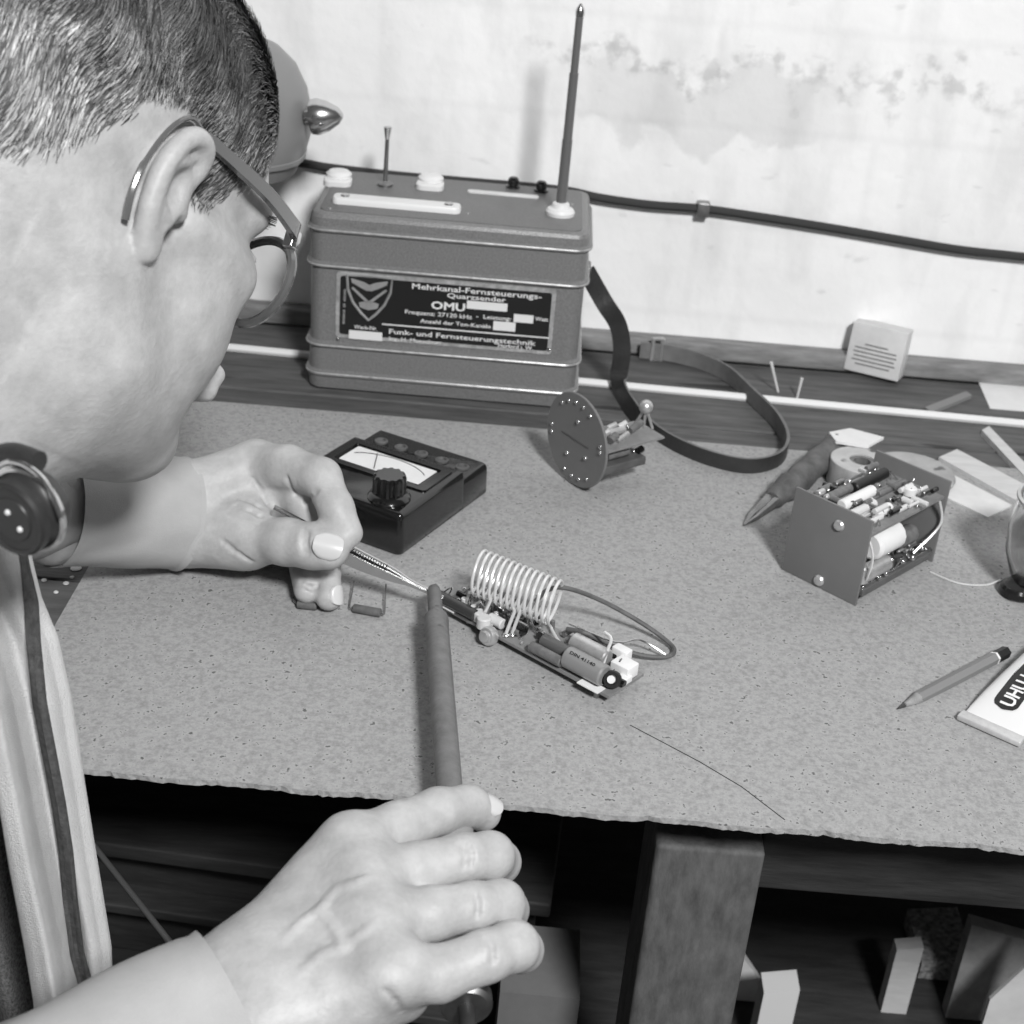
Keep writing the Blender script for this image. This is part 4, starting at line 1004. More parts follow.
for pts in ([(304, 528), (302, 540), (304, 554)], [(308, 530), (306, 541), (308, 553)], [(287, 477), (290, 487), (298, 496)], [(318, 490), (311, 497), (306, 503)], [(228, 516), (244, 520), (262, 524)], [(236, 506), (250, 510), (262, 517)], [(240, 498), (252, 502), (262, 508)],
            [(222, 540), (236, 552), (252, 562)], [(252, 478), (260, 490), (268, 506)], [(318, 585), (312, 590), (308, 584)], [(300, 580), (306, 586), (312, 588)], [(196, 478), (202, 490), (204, 505)]):
    trace(S, dens_(pts, 6), .0006, -.0003, .0020, '-', .78, .92)
lwZ = (Lw-CAM).dot(FW); dl_ = V(P(34, 507, lwZ-.062))-lw; dl_ /= np.linalg.norm(dl_); lelb = lw+dl_*.25
for o_ in (V((0, 0, .009)), V((0, 0, -.009))): S.rc(lw+o_, lw+(lelb-lw)*.32+o_, .020, .024, .01)
parts.append(S.mesh())

# ---- torso, arms and legs (under the clothes)
hip = V((-.44, .10, .50)); rsh = V((-.235, .345, .885)); lsh = V((-.46, .62, .885)); chest = (rsh+lsh)/2+V((-.03, -.03, -.10))
def bodyparts(S, g):
    S.rc(C7+V((.0, 0, -.02)), C7+V((.03, .035, .06)), .058+g, .056+g*.4, .03)
    S.rc(rsh+V((-.03, .03, 0)), lsh+V((.03, -.02, 0)), .060+g, .060+g, .05)
    S.rc(rsh*.6+lsh*.4+V((-.03, -.03, -.10)), hip+V((.05, -.05, .06)), .115+g, .105+g, .06)
    S.rc(rsh*.4+lsh*.6+V((-.03, -.03, -.10)), hip+V((-.05, .05, .06)), .115+g, .105+g, .06)
    S.rc(hip+V((.06, -.06, 0)), hip+V((-.06, .06, 0)), .105+g, .105+g, .05)
    S.chain([(rsh, .055+g), ((rsh+elb)/2, .047+g), (elb, .040+g)], .02)
    S.chain([(lsh, .055+g), ((lsh+lelb)/2, .047+g), (lelb, .040+g)], .02)
kn_r = V((-.14, .38, .50)); kn_l = V((-.30, .50, .50)); an_r = V((-.16, .42, .10)); an_l = V((-.36, .52, .10))
def legs(S, g):
    for h_, k_, a_ in ((hip+V((.07, -.07, 0)), kn_r, an_r), (hip+V((-.07, .07, 0)), kn_l, an_l)):
        S.chain([(h_, .088+g), (k_, .060+g), ((k_+a_)/2+V((-.01, -.01, .05)), .052+g), (a_, .038+g)], .02)
S = SDF((-.66, -.08, .04), (-.02, .80, 1.06), .006)
bodyparts(S, -.004); legs(S, -.004)
S.rc(elb, wr+(elb-wr)*.25, .038, .026, .01); S.rc(lelb, lw+(lelb-lw)*.3, .034, .024, .01)
for a_ in (an_r, an_l): S.rc(a_+V((0, 0, -.02)), a_+V((.09, .11, -.045)), .034, .025, .02)
parts.append(S.mesh())
v, f = join_meshes(parts)
body = np_object('body', v, f, 'skin', person)
# ---- finger nails
def nail(c, n, t, w_, l_, label=None):
    """c centre of nail surface, n outward, t towards the fingertip"""
    n = Vector(n).normalized(); t = Vector(t); t = (t-n*t.dot(n)).normalized(); s_ = n.cross(t); mb = MB(); vs = []; N1, N2 = 10, 10
    for j in range(N2+1):
        y = (j/N2-.5)*2
        for i in range(N1+1):
            x = (i/N1-.5)*2; yy = y; wx = w_*(1-.18*max(0, -y)**3); sq = math.sqrt(max(0, 1-.85*abs(x)**3.2)) if y > 0 else math.sqrt(max(0, 1-.5*abs(x)**3))
            vs.append(Vector(c)+s_*(x*wx/2)+t*(yy*sq*l_/2)-n*((x*x)*w_*.20+(max(0, y)**2)*.0004))
    k = (N1+1)*(N2+1)
    vs2 = [q-n*.0012 for q in vs]
    fs = [(j*(N1+1)+i, j*(N1+1)+i+1, (j+1)*(N1+1)+i+1, (j+1)*(N1+1)+i) for j in range(N2) for i in range(N1)]
    mb.add(vs, fs); mb.add(vs2, [g[::-1] for g in fs])
    rim_ = [i for i in range(N1+1)]+[(j+1)*(N1+1)-1 for j in range(1, N2+1)]+[N2*(N1+1)+i for i in range(N1-1, -1, -1)]+[j*(N1+1) for j in range(N2-1, 0, -1)]
    mb.f += [(rim_[i], rim_[(i+1) % len(rim_)], rim_[(i+1) % len(rim_)]+k, rim_[i]+k) for i in range(len(rim_))]
    return part(person, 'fingernail', mb, 'nail', angle=60)
fw = -FW
nl = (fw+UP*.22+RT*.08).normalized()
nail(P(329, 549.5, .829)+nl*.0124, nl, P(345, 552.5, .829)-P(329, 549, .829), .0150, .0165)
n2 = (fw*.45+UP*.55+RT*.65).normalized(); nail(P(482, 812, .670)+n2*.0094, n2, (RT*.9-UP*.5+FW*.5), .0105, .0095)
n3 = (fw*.6+RT*.85+UP*.1).normalized(); nail(P(329, 596, zt1)+n3*.0086, n3, -UP, .0105, .011)

# ================================================================ HAIR
hm = bpy.data.materials.new('greying_hair'); hm.use_nodes = True; nt = hm.node_tree
at = nt.nodes.new('ShaderNodeAttribute'); at.attribute_name = 'tone'; nt.links.new(at.outputs['Fac'], nt.nodes['Principled BSDF'].inputs['Base Color'])
nt.nodes['Principled BSDF'].inputs['Roughness'].default_value = .55; nt.nodes['Principled BSDF'].inputs['Specular IOR Level'].default_value = .35
x_, y_, z_ = hv_local.T
def hairline(P_):
    """>0 inside the haired area; P_ in head coordinates"""
    x, y, z = P_[..., 0], P_[..., 1], P_[..., 2]
    # lower limit of hair as a function of x (front +, back -)
    low = np.interp(x, [-.11, -.08, -.05, -.032, -.022, -.010, .0, .008, .018, .026, .034, .045, .056, .066, .075, .085, .095, .11],
                       [-.030, -.022, -.004, .018, .030, .040, .040, .038, .006, .004, .008, .022, .030, .036, .050, .066, .085, .1])
    lat = np.clip(np.abs(y)/.06, 0, 1)
    front = np.interp(x, [.03, .11], [0, 1])
    return z-(low*(lat)+(1-lat)*np.where(x > .03, np.interp(x, [.03, .075, .095, .11], [.03, .07, .085, .1]), low))
f4 = hf_faces; tri = np.concatenate([f4[:, [0, 1, 2]], f4[:, [0, 2, 3]]])
A, B, C_ = hv_local[tri[:, 0]], hv_local[tri[:, 1]], hv_local[tri[:, 2]]
nrm = np.cross(B-A, C_-A); area = np.linalg.norm(nrm, axis=1); nrm = nrm/np.maximum(area, 1e-12)[:, None]
cen = (A+B+C_)/3; out = np.sign((nrm*(cen-V((0, 0, .03)))).sum(1)); nrm = nrm*np.where(out < 0, -1, 1)[:, None]
hl_ = hairline(cen); ear = (np.abs(cen[:, 1]) > .060) & (cen[:, 2] < .034) & (cen[:, 0] > -.026) & (cen[:, 0] < .014)
dens = np.clip((hl_+.003)/.008, 0, 1)
dens = np.where(cen[:, 2] < -.075, 0, dens)
wgt = np.where((hl_ > -.003) & ~ear & ((cen[:, 0] < .0) | (hl_ > .0)), area*dens*np.where(cen[:, 1] > .03, .3, 1), 0); wgt /= wgt.sum()
NS = 34000; pick = RNG.choice(len(tri), NS, p=wgt); r1 = np.sqrt(RNG.rand(NS, 1)); r2 = RNG.rand(NS, 1)
P0 = A[pick]*(1-r1)+B[pick]*r1*(1-r2)+C_[pick]*r1*r2; n0 = nrm[pick]
hz_ = P0[:, 2]; hx_ = P0[:, 0]
lenf = np.clip((hz_-.035)/.055, 0, 1)
ln = .007+.030*lenf+.003*RNG.rand(NS); ln = np.where(hairline(P0) < .010, .0055, ln)
flow = np.stack([-.25-.55*np.clip((hx_-.0)/.06, 0, 1), np.zeros(NS), -.95+.3*lenf*np.clip((hx_-.0)/.06, 0, 1)], 1)+RNG.randn(NS, 3)*.11
flow[:, 0] += np.sin(hx_*95+hz_*75)*.30
NP = 6; w_h = .00030; vs = np.zeros((NS, NP, 2, 3)); cth_ = np.clip((hairline(P0)-.004)/.03, 0, 1)*.0035*np.clip((hz_+.0)/.06, .25, 1); pos = P0.copy()+n0*(cth_*1.0+.0001)[:, None]; d0_ = flow-(flow*n0).sum(1, keepdims=True)*n0
d0_ /= np.linalg.norm(d0_, axis=1, keepdims=True)
wn_ = np.clip(1-(hz_-.0)/.05, 0, 1)[:, None]
lift = .28+.12*lenf
cenh = V((-.010, 0, .045)); rad = V((.097, .073, .084))
for i in range(NP):
    side = np.cross(d0_, n0); side /= np.linalg.norm(side, axis=1, keepdims=True)
    ww_ = w_h*(1-.75*i/(NP-1))
    vs[:, i, 0] = pos-side*ww_; vs[:, i, 1] = pos+side*ww_
    out_ = (pos-cenh)/rad**2; out_ /= np.linalg.norm(out_, axis=1, keepdims=True); out_ = n0*wn_+out_*(1-wn_); out_ /= np.linalg.norm(out_, axis=1, keepdims=True)
    dd = d0_-(d0_*out_).sum(1, keepdims=True)*out_; dd /= np.linalg.norm(dd, axis=1, keepdims=True)
    k_ = (lift*(1-i/NP)**1.5)[:, None]
    pos = pos+(dd+out_*k_)*(ln/(NP-1))[:, None]
base_i = np.arange(NS)[:, None]*NP*2+np.arange(NP-1)[None]*2
q = np.stack([base_i, base_i+1, base_i+3, base_i+2], -1).reshape(-1, 4)
hv_ = hwm(vs.reshape(-1, 3))
# scalp layer: the haired skin, raised a little
cap_d = hairline(hv_local); vn = np.zeros_like(hv_local)
for k in range(3): np.add.at(vn, tri[:, k], nrm*area[:, None])
vn /= np.maximum(np.linalg.norm(vn, axis=1, keepdims=True), 1e-9)
earv = (np.abs(y_) > .060) & (z_ < .034) & (x_ > -.026) & (x_ < .014)
inside = (cap_d > .004) & ~earv & (z_ > -.06)
fk = inside[f4].all(1); used = np.unique(f4[fk]); remap = -np.ones(len(hv_local), int); remap[used] = np.arange(len(used))
thick = np.clip((cap_d[used]-.004)/.03, 0, 1)*.0035*np.clip((z_[used]+.0)/.06, .25, 1)
cv = hv_local[used]+vn[used]*(thick+.0002)[:, None]; cf = remap[f4[fk]]
allv = np.concatenate([hwm(cv), hv_]); allf = np.concatenate([cf, q+len(cv)])
hair = np_object('hair', allv, allf, hm, person)
tone_s = np.clip(lin(100)+RNG.randn(NS)*.10, .03, .7); tone_s = np.where(RNG.rand(NS) < .30, RNG.uniform(.4, .75, NS), tone_s)
dk = np.clip((hz_-.045)/.04, 0, 1); clump = .5+.5*np.sin(hx_*210+np.sin(hz_*70)*2.2+hz_*40)*np.sin(hx_*90+hz_*150); tone_s = tone_s*(.55+.9*clump); tone_s = .85*tone_s*(1-.68*dk)+.015*dk
fd_ = np.clip((cap_d[used]-.004)/.022, 0, 1); tc0 = lin(118)*(1-np.clip((cv[:, 2]-.02)/.05, 0, 1))+lin(60)*np.clip((cv[:, 2]-.02)/.05, 0, 1); tone_c = lin(188)*(1-fd_)+tc0*fd_
tn_ = np.concatenate([tone_c, np.repeat(tone_s, NP*2)])
at_ = hair.data.attributes.new('tone', 'FLOAT', 'POINT'); at_.data.foreach_set('value', tn_.astype(np.float32))
# eyebrow
eb = MB()
for s_ in (-1, 1):
    for k in range(70):
        t = random.random(); b0 = V((.0945-.022*t**2, s_*(.014+.042*t), .030-.006*t+random.uniform(-.003, .003)))
        p0 = hw(b0); p1 = hw(b0+V((.002, s_*.007, .002*(1-2*t)))); eb.tube([Vector(p0), Vector(p1)], [.0003, .0001], 3)
part(person, 'eyebrows', eb, 'tool')

# ================================================================ CLOTHES
S = SDF((-.70, -.14, .40), (-.05, .90, 1.06), .005)
bodyparts(S, .010)
# clear the collar opening
v, f = S.mesh()
np_object('shirt', v, f, 'shirt', person)
S = SDF((-.66, -.14, .09), (-.02, .80, .66), .006); legs(S, .012); S.rc(hip+V((.06, -.06, .02)), hip+V((-.06, .06, .02)), .125, .125, .05)
v, f = S.mesh(); np_object('trousers', v, f, 'apron', person)
S = SDF((-.48, .32, .0), (.03, .75, .14), .004)
for a_ in (an_r, an_l):
    d_ = V((.63, .77, 0)); S.rc(a_+V((0, 0, -.045))-d_*.03, a_+V((0, 0, -.055))+d_*.15, .042, .040, .02); S.rc(a_, a_+V((0, 0, -.05)), .044, .046, .02)
sl, g = S.region(V((-1, -1, -1)), V((-.99, -.99, .004)), 2) 
S.d[:, :, :1] = .05
v, f = S.mesh(); v[:, 2] = np.maximum(v[:, 2], .003); np_object('shoes', v, f, 'leather', person)

from mathutils import noise as mnoise
def sleeve(name, pts, radii, m, ends=(True, True), flat=None, amp=.0016, fr=28, n=64, th=.0016, seg=10, parent=person, tilt0=None):
    """cloth tube; ends open with a turned-in hem"""
    pts = smooth_path(pts, seg); K = len(pts)
    rr = [np.interp(i/(K-1), np.linspace(0, 1, len(radii)), radii) for i in range(K)]
    t0 = (pts[1]-pts[0]).normalized(); a = Vector((0, 0, 1)); rings = []
    order = []
    if ends[0]: order += [(0, -th*2.2, 6)]
    for i in range(K): order.append((i, 0, 0))
    if ends[1]: order += [(K-1, -th*2.2, -6)]
    mb = MB(); vs = []
    for (i, dr_, sh_) in order:
        t = (pts[min(i+1, K-1)]-pts[max(i-1, 0)]).normalized(); a_ = (a-t*a.dot(t)).normalized(); b_ = t.cross(a_)
        for k in range(n):
            an_ = 2*PI*k/n; u_ = a_*math.cos(an_)+b_*math.sin(an_)
            p = pts[i]+u_*rr[i]
            w = mnoise.noise(p*fr)*amp+mnoise.noise(Vector((p.x*18, p.y*18, p.z*70)))*amp*.8
            if min(i, K-1-i) < 2: w = w*.4+(.0011 if i < 1 else 0)
            vs.append(pts[i]+u_*(rr[i]+w+dr_)+(pts[min(i+1, K-1)]-pts[max(i-1, 0)]).normalized()*(sh_*th))
    R_ = len(order)
    mb.add(vs, [(i*n+k, i*n+(k+1) % n, (i+1)*n+(k+1) % n, (i+1)*n+k) for i in range(R_-1) for k in range(n)])
    return part(parent, name, mb, m, angle=70)
# right sleeve: elbow to wrist, and its hem just behind the hand
fa = (elb-wr); fa /= np.linalg.norm(fa)
sleeve('right_sleeve', [Vector(wr+fa*.012), Vector(wr+fa*.07), Vector(wr+fa*.16), Vector(elb)], [.0315, .037, .045, .052], 'shirt', amp=.0022, fr=14)
# left sleeve: turned-back cuff over a narrower sleeve
q0 = Vector(lw+dl_*.004); q1 = Vector(lw+dl_*.035); q2 = Vector(lw+dl_*.078)
dq = (q0-q2).normalized()
sleeve('left_cuff', [q0+Vector((.002, 0, 0)), (q0+q1)/2+Vector((0, 0, .0005)), q1, q2], [.0325, .0330, .0330, .0330], 'shirt', amp=.0022, fr=20)
sleeve('left_sleeve', [q2+dq*.012, q2-dq*.05, Vector(lelb)], [.0255, .033, .046], 'shirt', amp=.003, fr=20)

# jacket: hanging front with dark knitted band
def jk(x, y, Y): return TY(x, y, Y)
rowsY = [505, 560, 600, 640, 700, 750, 800, 850, 900, 950, 1000, 1060, 1120]
right = np.interp(rowsY, [505, 560, 601, 634, 705, 752, 828, 894, 955, 1003, 1120], [22, 30, 40, 55, 71, 78, 90, 101, 111, 112, 106])
band = np.interp(rowsY, [505, 560, 597, 682, 729, 804, 871, 937, 965, 1006, 1120], [22, 30, 33, 38, 47, 61, 71, 74, 84, 94, 112])
def jwid(y): return np.interp(y, [505, 560, 640, 800, 870, 950, 1024, 1120], [90, 105, 92, 88, 88, 86, 76, 60])
MBj = MB(); nu = 60; grid = []
for j in np.linspace(0, len(rowsY)-1, 90):
    y = np.interp(j, range(len(rowsY)), rowsY); xr = np.interp(j, range(len(rowsY)), right)
    Yb = .525-.02*(y-560)/500
    row = []
    for i in range(nu+1):
        u_ = i/nu; x = xr-u_*jwid(y); dip = u_
        fold = (.0075*math.sin(u_*9-.6+.6*math.sin(y/160)+y/500)+.0008*math.sin(u_*27+y/130))*min(1, max(0, u_*5-.5))*min(1, .35+max(0, y-540)/250)
        Y = Yb-.03*u_-fold-.012*math.exp(-(u_*9)**2)*0
        row.append(jk(x, y, Y))
    grid.append(row)
G_ = len(grid); vsj = [q for r in grid for q in r]
fsj = [(j*(nu+1)+i, j*(nu+1)+i+1, (j+1)*(nu+1)+i+1, (j+1)*(nu+1)+i) for j in range(G_-1) for i in range(nu)]
nrmj = []
back_ = [q+Vector((0, .0025, 0)) for q in vsj]; kk_ = len(vsj)
MBj.add(vsj+back_, fsj+[tuple(a+kk_ for a in g[::-1]) for g in fsj])
edge = [j*(nu+1) for j in range(G_)]
MBj.f += [(edge[i], edge[i+1], edge[i+1]+kk_, edge[i]+kk_) for i in range(G_-1)]
edge = [j*(nu+1)+nu for j in range(G_)]
MBj.f += [(edge[i]+kk_, edge[i+1]+kk_, edge[i+1], edge[i]) for i in range(G_-1)]
jkt = part(person, 'jacket_front', MBj, 'jacket', angle=80)
# the band is sewn onto the cloth: sample the cloth surface at the band's line
def jsurf(x, y):
    j = np.interp(y, rowsY, range(len(rowsY)))/(len(rowsY)-1)*(G_-1); j0 = int(min(G_-2, j)); r = grid[j0]
    xr = np.interp(y, rowsY, right); u_ = (xr-x)/jwid(y); i = min(nu-1.001, max(0, u_*nu)); i0 = int(i)
    a_ = grid[j0][i0].lerp(grid[j0][i0+1], i-i0); b_ = grid[j0+1][i0].lerp(grid[j0+1][i0+1], i-i0)
    return a_.lerp(b_, j-j0)
nb = 8; bv_ = []; ys = np.linspace(510, 1115, 120)
for y in ys:
    xc = np.interp(y, rowsY, band)
    for i in range(nb+1):
        x = xc-6.5+13*i/nb; p = jsurf(x, y); bv_.append(p+Vector((0, -.0034-.0006*math.sin(i*PI/nb*3)**2, 0)))
kb_ = len(bv_); bf = [(j*(nb+1)+i, (j+1)*(nb+1)+i, (j+1)*(nb+1)+i+1, j*(nb+1)+i+1) for j in range(len(ys)-1) for i in range(nb)]
mbb = MB().add(bv_+[q+Vector((0, .0022, 0)) for q in bv_], bf+[tuple(a+kb_ for a in g[::-1]) for g in bf])
for e_ in (0, nb): mbb.f += [(j*(nb+1)+e_, (j+1)*(nb+1)+e_, (j+1)*(nb+1)+e_+kb_, j*(nb+1)+e_+kb_) for j in range(len(ys)-1)]
part(jkt, 'knitted_band', mbb, 'band', angle=60)
# collar: the jacket's edge carries on round the neck
cpts = smooth_path([jk(4, 512, .527), jk(-40, 500, .515), Vector(C7+V((.085, .0, -.045))), Vector(C7+V((.045, -.055, .0))), Vector(C7+V((-.03, -.06, .015))), Vector(C7+V((-.08, .0, .0))), Vector(C7+V((-.07, .07, -.02)))], 6)
cw = [Vector((.012*(1-i/len(cpts)), 0, .045)) for i in range(len(cpts))]
part(person, 'jacket_collar', MB().ribbon(cpts, cw, .004), 'jacket', angle=60)
# flecked shirt front hanging behind the jacket's edge
sf = MB(); gs = []; ns_ = 40
for j in range(50):
    y = 520+620*j/49; r_ = []
    for i in range(ns_+1):
        x = float(np.interp(y, [520, 640, 800, 1140], [0, 10, 20, 52]))-210*i/ns_; r_.append(jk(x, y, .560-.02*(y-560)/500-.008*math.sin(i*.5+y/90)))
    gs.append(r_)
vq = [q for r in gs for q in r]; kq = len(vq)
fq = [(j*(ns_+1)+i, j*(ns_+1)+i+1, (j+1)*(ns_+1)+i+1, (j+1)*(ns_+1)+i) for j in range(49) for i in range(ns_)]
sf.add(vq+[q+Vector((0, .002, 0)) for q in vq], fq+[tuple(a+kq for a in g[::-1]) for g in fq])
part(person, 'shirt_front', sf, 'apron', angle=80)
# jacket over the shoulders and back
S = SDF((-.72, -.16, .46), (-.08, .90, 1.06), .006)
def jshell(S, g):
    S.rc(rsh+V((-.03, .03, 0)), lsh+V((.03, -.02, 0)), .060+g, .060+g, .05)
    S.rc(rsh*.6+lsh*.4+V((-.05, -.05, -.10)), hip+V((.03, -.07, .10)), .115+g, .108+g, .06)
    S.rc(rsh*.4+lsh*.6+V((-.05, -.05, -.10)), hip+V((-.07, .03, .10)), .115+g, .108+g, .06)
jshell(S, .018)
v, f = S.mesh(); np_object('jacket_back', v, f, 'jacket', person)

# ================================================================ STOOL
st_ = root('stool', (-.44, .10, 0), 'round wooden stool under the seated man', 'stool')
part(st_, 'seat', MB().lathe((-.44, .10, .335), (0, 0, 1), [(.16, 0), (.17, .004), (.17, .028), (.16, .032), (.01, .033)], 40), 'wood_light')
for a_ in range(4):
    t = PI/4+a_*PI/2
    part(st_, 'leg', MB().tube([(-.44+.12*math.cos(t), .10+.12*math.sin(t), .337), (-.44+.17*math.cos(t), .10+.17*math.sin(t), .001)], [.017, .014], 12), 'wood_light')

# ================================================================ GLASSES (worn)
gl = root('eyeglasses', tuple(hw((.088, 0, .004))), 'horn-rimmed eyeglasses with thick temples worn by the man', 'eyeglasses')
M['horn'] = mat('horn_frame', 92, .12, spec=.7, coat=.6); 
def hv3(x, y, z): return Vector(hw((x, y, z)))
lens_m = bpy.data.materials.new('lens_glass'); lens_m.use_nodes = True; lb = lens_m.node_tree.nodes['Principled BSDF']; lb.inputs['Transmission Weight'].default_value = 1; lb.inputs['Roughness'].default_value = .02; lb.inputs['IOR'].default_value = 1.2
for s_ in (-1, 1):
    rimp = []; nn_ = 40
    for k in range(nn_+1):
        t = 2*PI*k/nn_; cx_ = math.cos(t); sz = math.sin(t)
        y = s_*.036+.0265*cx_*(1 if True else 1); z = .002+(.0225 if sz < 0 else .020)*sz
        xx = .101-.009*((abs(y)-.01)/.055)**2
        rimp.append(hv3(xx, y, z))
    rm = part(gl, 'rim', MB().tube(rimp, .0024, 8, cap=False), 'horn')
    vs = [rimp[k] for k in range(nn_)]; c_ = sum(vs, Vector())/nn_
    t_f = Vector(HR[:, 0])*.0006
    ml_ = MB().add([c_+t_f*3]+[q+t_f for q in vs]+[c_+t_f]+[q-t_f for q in vs], [(0, 1+k, 1+(k+1) % nn_) for k in range(nn_)]+[(nn_+1, nn_+2+(k+1) % nn_, nn_+2+k) for k in range(nn_)]+[(1+k, nn_+2+k, nn_+2+(k+1) % nn_, 1+(k+1) % nn_) for k in range(nn_)])
    part(rm, 'lens', ml_, lens_m)
    tm_ = [hv3(.093, s_*.056, .022), hv3(.091, s_*.0605, .023), hv3(.082, s_*.0645, .0235), hv3(.058, s_*.0705, .026), hv3(.032, s_*.0730, .028), hv3(.010, s_*.0735, .030)]
    pth = smooth_path(tm_, 5); ws = []
    upv = Vector(HR[:, 2])
    for i, p in enumerate(pth): ws.append(upv*(.0088-.0035*min(1, i/ (len(pth)-1)*1.2)))
    tmp = part(gl, 'temple', MB().ribbon(pth, ws, .0032), 'horn', angle=50)
    hk = smooth_path([hv3(.010, s_*.0735, .030), hv3(-.003, s_*.0770, .032), hv3(-.013, s_*.0775, .022), hv3(-.0195, s_*.0765, .005), hv3(-.0205, s_*.0750, -.008), hv3(-.0180, s_*.0730, -.020)], 6)
    part(tmp, 'ear_hook', MB().tube(hk, [.0011]*(len(hk)-12)+[.0016]*12, 8), 'horn')
    part(gl, 'hinge', MB().box(hv3(.093, s_*.0575, .020), (.006, .006, .009), Matrix(HR.tolist()), ch=.001), 'chrome')
part(gl, 'bridge', MB().tube(smooth_path([hv3(.100, -.0105, .004), hv3(.1085, 0, .008), hv3(.100, .0105, .004)], 5), .0022, 8), 'horn')

# ================================================================ EARPHONE on the man's collar
ec = P(11, 520, .50); en = (-FW*.80-RT*.42-UP*.42).normalized()
ep = root('earphone', tuple(ec), 'round dark earphone capsule hanging at the man\'s collar at the left edge', 'earphone')
RAD = .0128
part(ep, 'capsule', MB().lathe(ec-en*.014, en, [(.006, -.004), (.013, -.002), (.0148, .002), (.015, .006), (.0138, .0075), (.0135, .010), (.0142, .0105), (.0142, .0135), (.0132, .0145), (.012, .0142), (.0118, .0136), (.0085, .0136), (.0082, .0142), (.001, .0142)], 56), mat('dark_capsule', 48, .35, spec=.5))
part(ep, 'metal_ring', MB().lathe(ec-en*.014, en, [(.0150, .0040), (.0162, .0045), (.0164, .0062), (.0150, .0066)], 56, cap=False), 'chrome')
eu_ = UP-en*UP.dot(en); eu_.normalize(); er_ = eu_.cross(en); er_ = er_ if er_.dot(RT) > 0 else -er_
for x, y in ((.000, .003), (.003, -.0035)):
    part(ep, 'rivet', MB().ball(ec+er_*x+eu_*y+en*.0002, .0012, 6), 'offwhite')
for k, ch in enumerate('HOERER DR'):
    t = math.radians(150-k*15); r_ = .0092
    o_ = ec+(er_*math.cos(t)+eu_*math.sin(t))*r_+en*.0003
for sgn in (1,):
    yk = smooth_path([ec+er_*.017-eu_*.002-en*.006, ec+er_*.014+eu_*.012-en*.007, ec+er_*.002+eu_*.0185-en*.008, ec-er_*.012+eu_*.014-en*.008, ec-er_*.022+eu_*.006-en*.008], 6)
    part(ep, 'yoke', MB().tube(yk, .0011, 8), 'chrome')
yk = smooth_path([ec+er_*.008+eu_*.016-en*.013, ec-er_*.006+eu_*.019-en*.014, ec-er_*.03+eu_*.012-en*.016, ec-er_*.06-eu_*.004-en*.02], 6)
part(ep, 'neck_band', MB().tube(yk, .0042, 12), 'leather')

ke_ = .96
for ch in ep.children:
    for v_ in ch.data.vertices: v_.co *= ke_
# thick cord/rod at the lower left
ra, rb = TY(86, 836, .60), TY(180, 955, .52)
tag(MB().tube([ra+(ra-rb)*.35, ra, rb, rb+(rb-ra)*.9], .0016, 12).build('metal_rod', mat('rod_metal', 120, .3, .6)), 'thin straight metal rod slanting between the jacket and the right sleeve', 'rod')

# ================================================================ SOLDERING IRON
A_ = P(434, 590, .845); B_ = P(466, 1003, .575); dI = (B_-A_); LI = dI.length; dI.normalize()
def it(y):    # parameter where the axis projects to image row y
    iz = 1/.845+(1/.575-1/.845)*(y-590)/(1003-590); return (1/iz-.845)/(.575-.845)*LI
si = root('soldering_iron', tuple(A_), 'soldering iron with long oxidised metal tube held in the right hand', 'soldering iron')
t1, t2, t3, t4 = it(617), it(628), it(700), it(800)
part(si, 'tip', MB().tube([A_-dI*.003, A_-dI*.001, A_+dI*.004, A_+dI*(t1+.004)], [.0018, .0033, .0041, .0041], 20), 'iron')
part(si, 'heater_tube', MB().tube([A_+dI*t1, A_+dI*(t1+.001), A_+dI*(t1+.004), A_+dI*(t2+.002), A_+dI*t3, A_+dI*t4], [.0052, .0064, .0068, .0064, .0063, .0062], 28), 'iron')
part(si, 'handle', MB().tube([A_+dI*t4, A_+dI*(t4+.002), A_+dI*(t4+.02), A_+dI*(it(940)), A_+dI*(it(990)), A_+dI*it(995)], [.006, .0085, .0092, .0090, .0094, .0088], 28), 'handle')
part(si, 'ferrule', MB().tube([A_+dI*it(994), A_+dI*it(996), A_+dI*it(1006), A_+dI*it(1009)], [.0095, .0102, .0102, .0085], 28), 'steel_dull')
eI = A_+dI*it(1009)
part(si, 'cord', MB().tube(smooth_path([eI, eI+dI*.02+Vector((0, 0, -.002)), eI+dI*.05+Vector((0, 0, -.03)), eI+dI*.06+Vector((0.01, 0, -.12)), eI+Vector((.02, -.02, -.30)), (.0, .40, .10), (.06, .36, .006), (.3, .30, .006)], 8), .0034, 12), 'rubber')

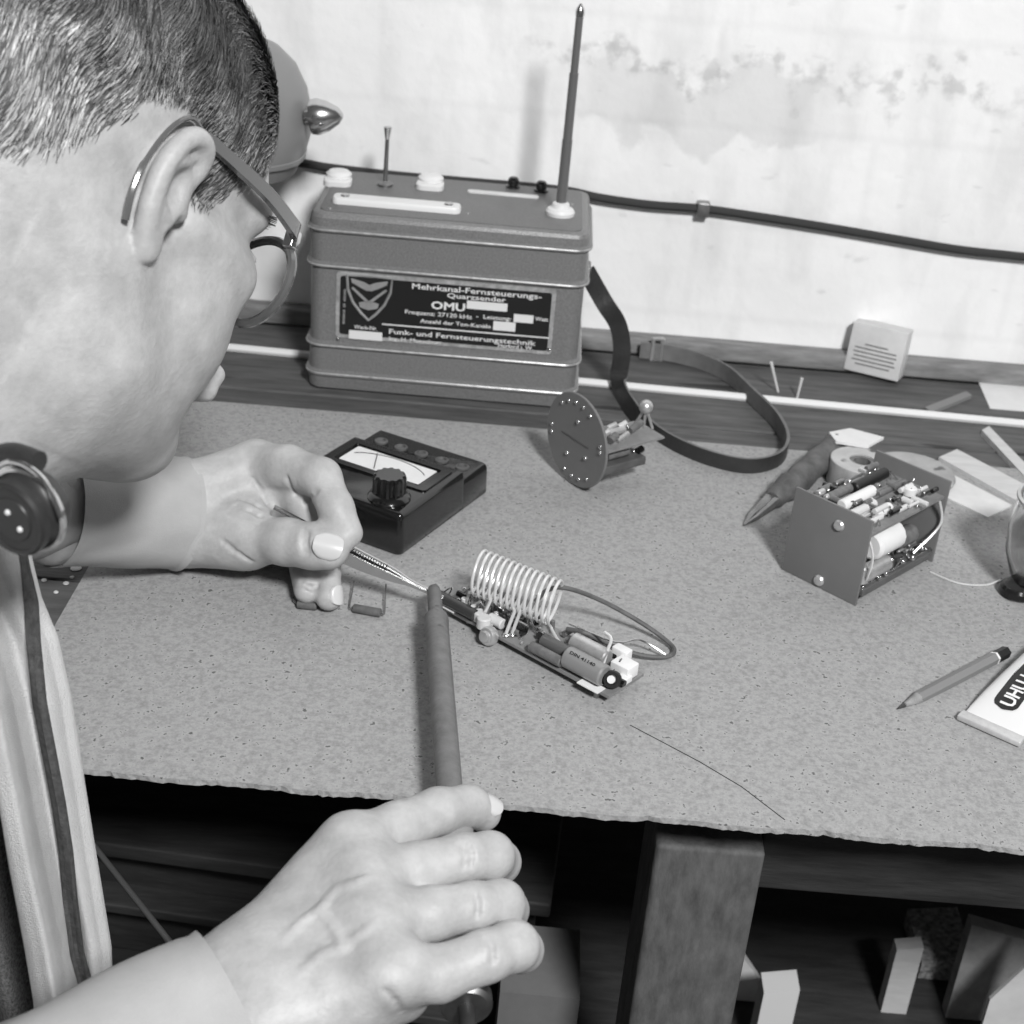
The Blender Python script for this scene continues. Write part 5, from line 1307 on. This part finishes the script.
# ================================================================ TWEEZERS
T0 = P(443, 598, .850); Tg = P(345, 553, .8465); Te = P(272, 512, .850)
td_ = (Tg-T0).normalized(); tw = root('tweezers', tuple((T0+Te)/2), 'steel tweezers with ribbed grips held between thumb and forefinger', 'tweezers')
tn_v = (-FW).cross(td_).normalized(); upv = (-FW)
upv = (upv-td_*upv.dot(td_)).normalized(); sdv = td_.cross(upv).normalized()
Lg = (Tg-T0).length
for s_ in (-1, 1):
    pth = [T0+sdv*s_*.0006, T0+td_*.02+sdv*s_*.0009, T0+td_*(Lg*.55)+sdv*s_*.0018, Tg+sdv*s_*.0022, Te+td_*0+sdv*s_*.0010]
    wd_ = [.0012, .0022, .0055, .0085, .0080]
    pth2 = smooth_path(pth, 6); wv_ = [upv*np.interp(i/(len(pth2)-1), np.linspace(0, 1, 5), wd_) for i in range(len(pth2))]
    # arms are blades whose broad side faces sideways-up
    wv_ = [(upv*.55+sdv*.83).normalized()*w.length for w in wv_]
    am_ = part(tw, 'arm', MB().ribbon(pth2, wv_, .0011), 'steel', angle=50)
    if s_ == (1 if sdv.dot(-UP) < 0 else -1):
        rb_ = MB()
        bx_ = (upv*.55+sdv*.83).normalized()
        nb_ = td_.cross(bx_).normalized(); nb_ = nb_ if nb_.dot(-FW) > 0 else -nb_
        for k in range(15):
            t = Lg*.60+k*.0016; c_ = T0+td_*t+sdv*s_*(.0020)+nb_*.0008
            rb_.box(c_, (.0006, .0060, .0005), Matrix((td_, bx_, nb_)).transposed())
        part(am_, 'ribbed_grip', rb_, 'black', smooth=False)
# ================================================================ LIGHT
w = bpy.data.worlds.new('world'); SC.world = w; w.use_nodes = True
w.node_tree.nodes['Background'].inputs[0].default_value = (1, 1, 1, 1); w.node_tree.nodes['Background'].inputs[1].default_value = .085
def lamp_at(name, loc, target, power, size):
    l = bpy.data.lights.new(name, 'AREA'); l.energy = power; l.size = size; l.shape = 'DISK'
    o = bpy.data.objects.new(name, l); COL.objects.link(o); o.location = loc
    o.rotation_euler = (Vector(target)-Vector(loc)).to_track_quat('-Z', 'Y').to_euler(); return o
lamp_at('flash', (.54, -.82, 2.28), (0, .8, .85), 46, .34)
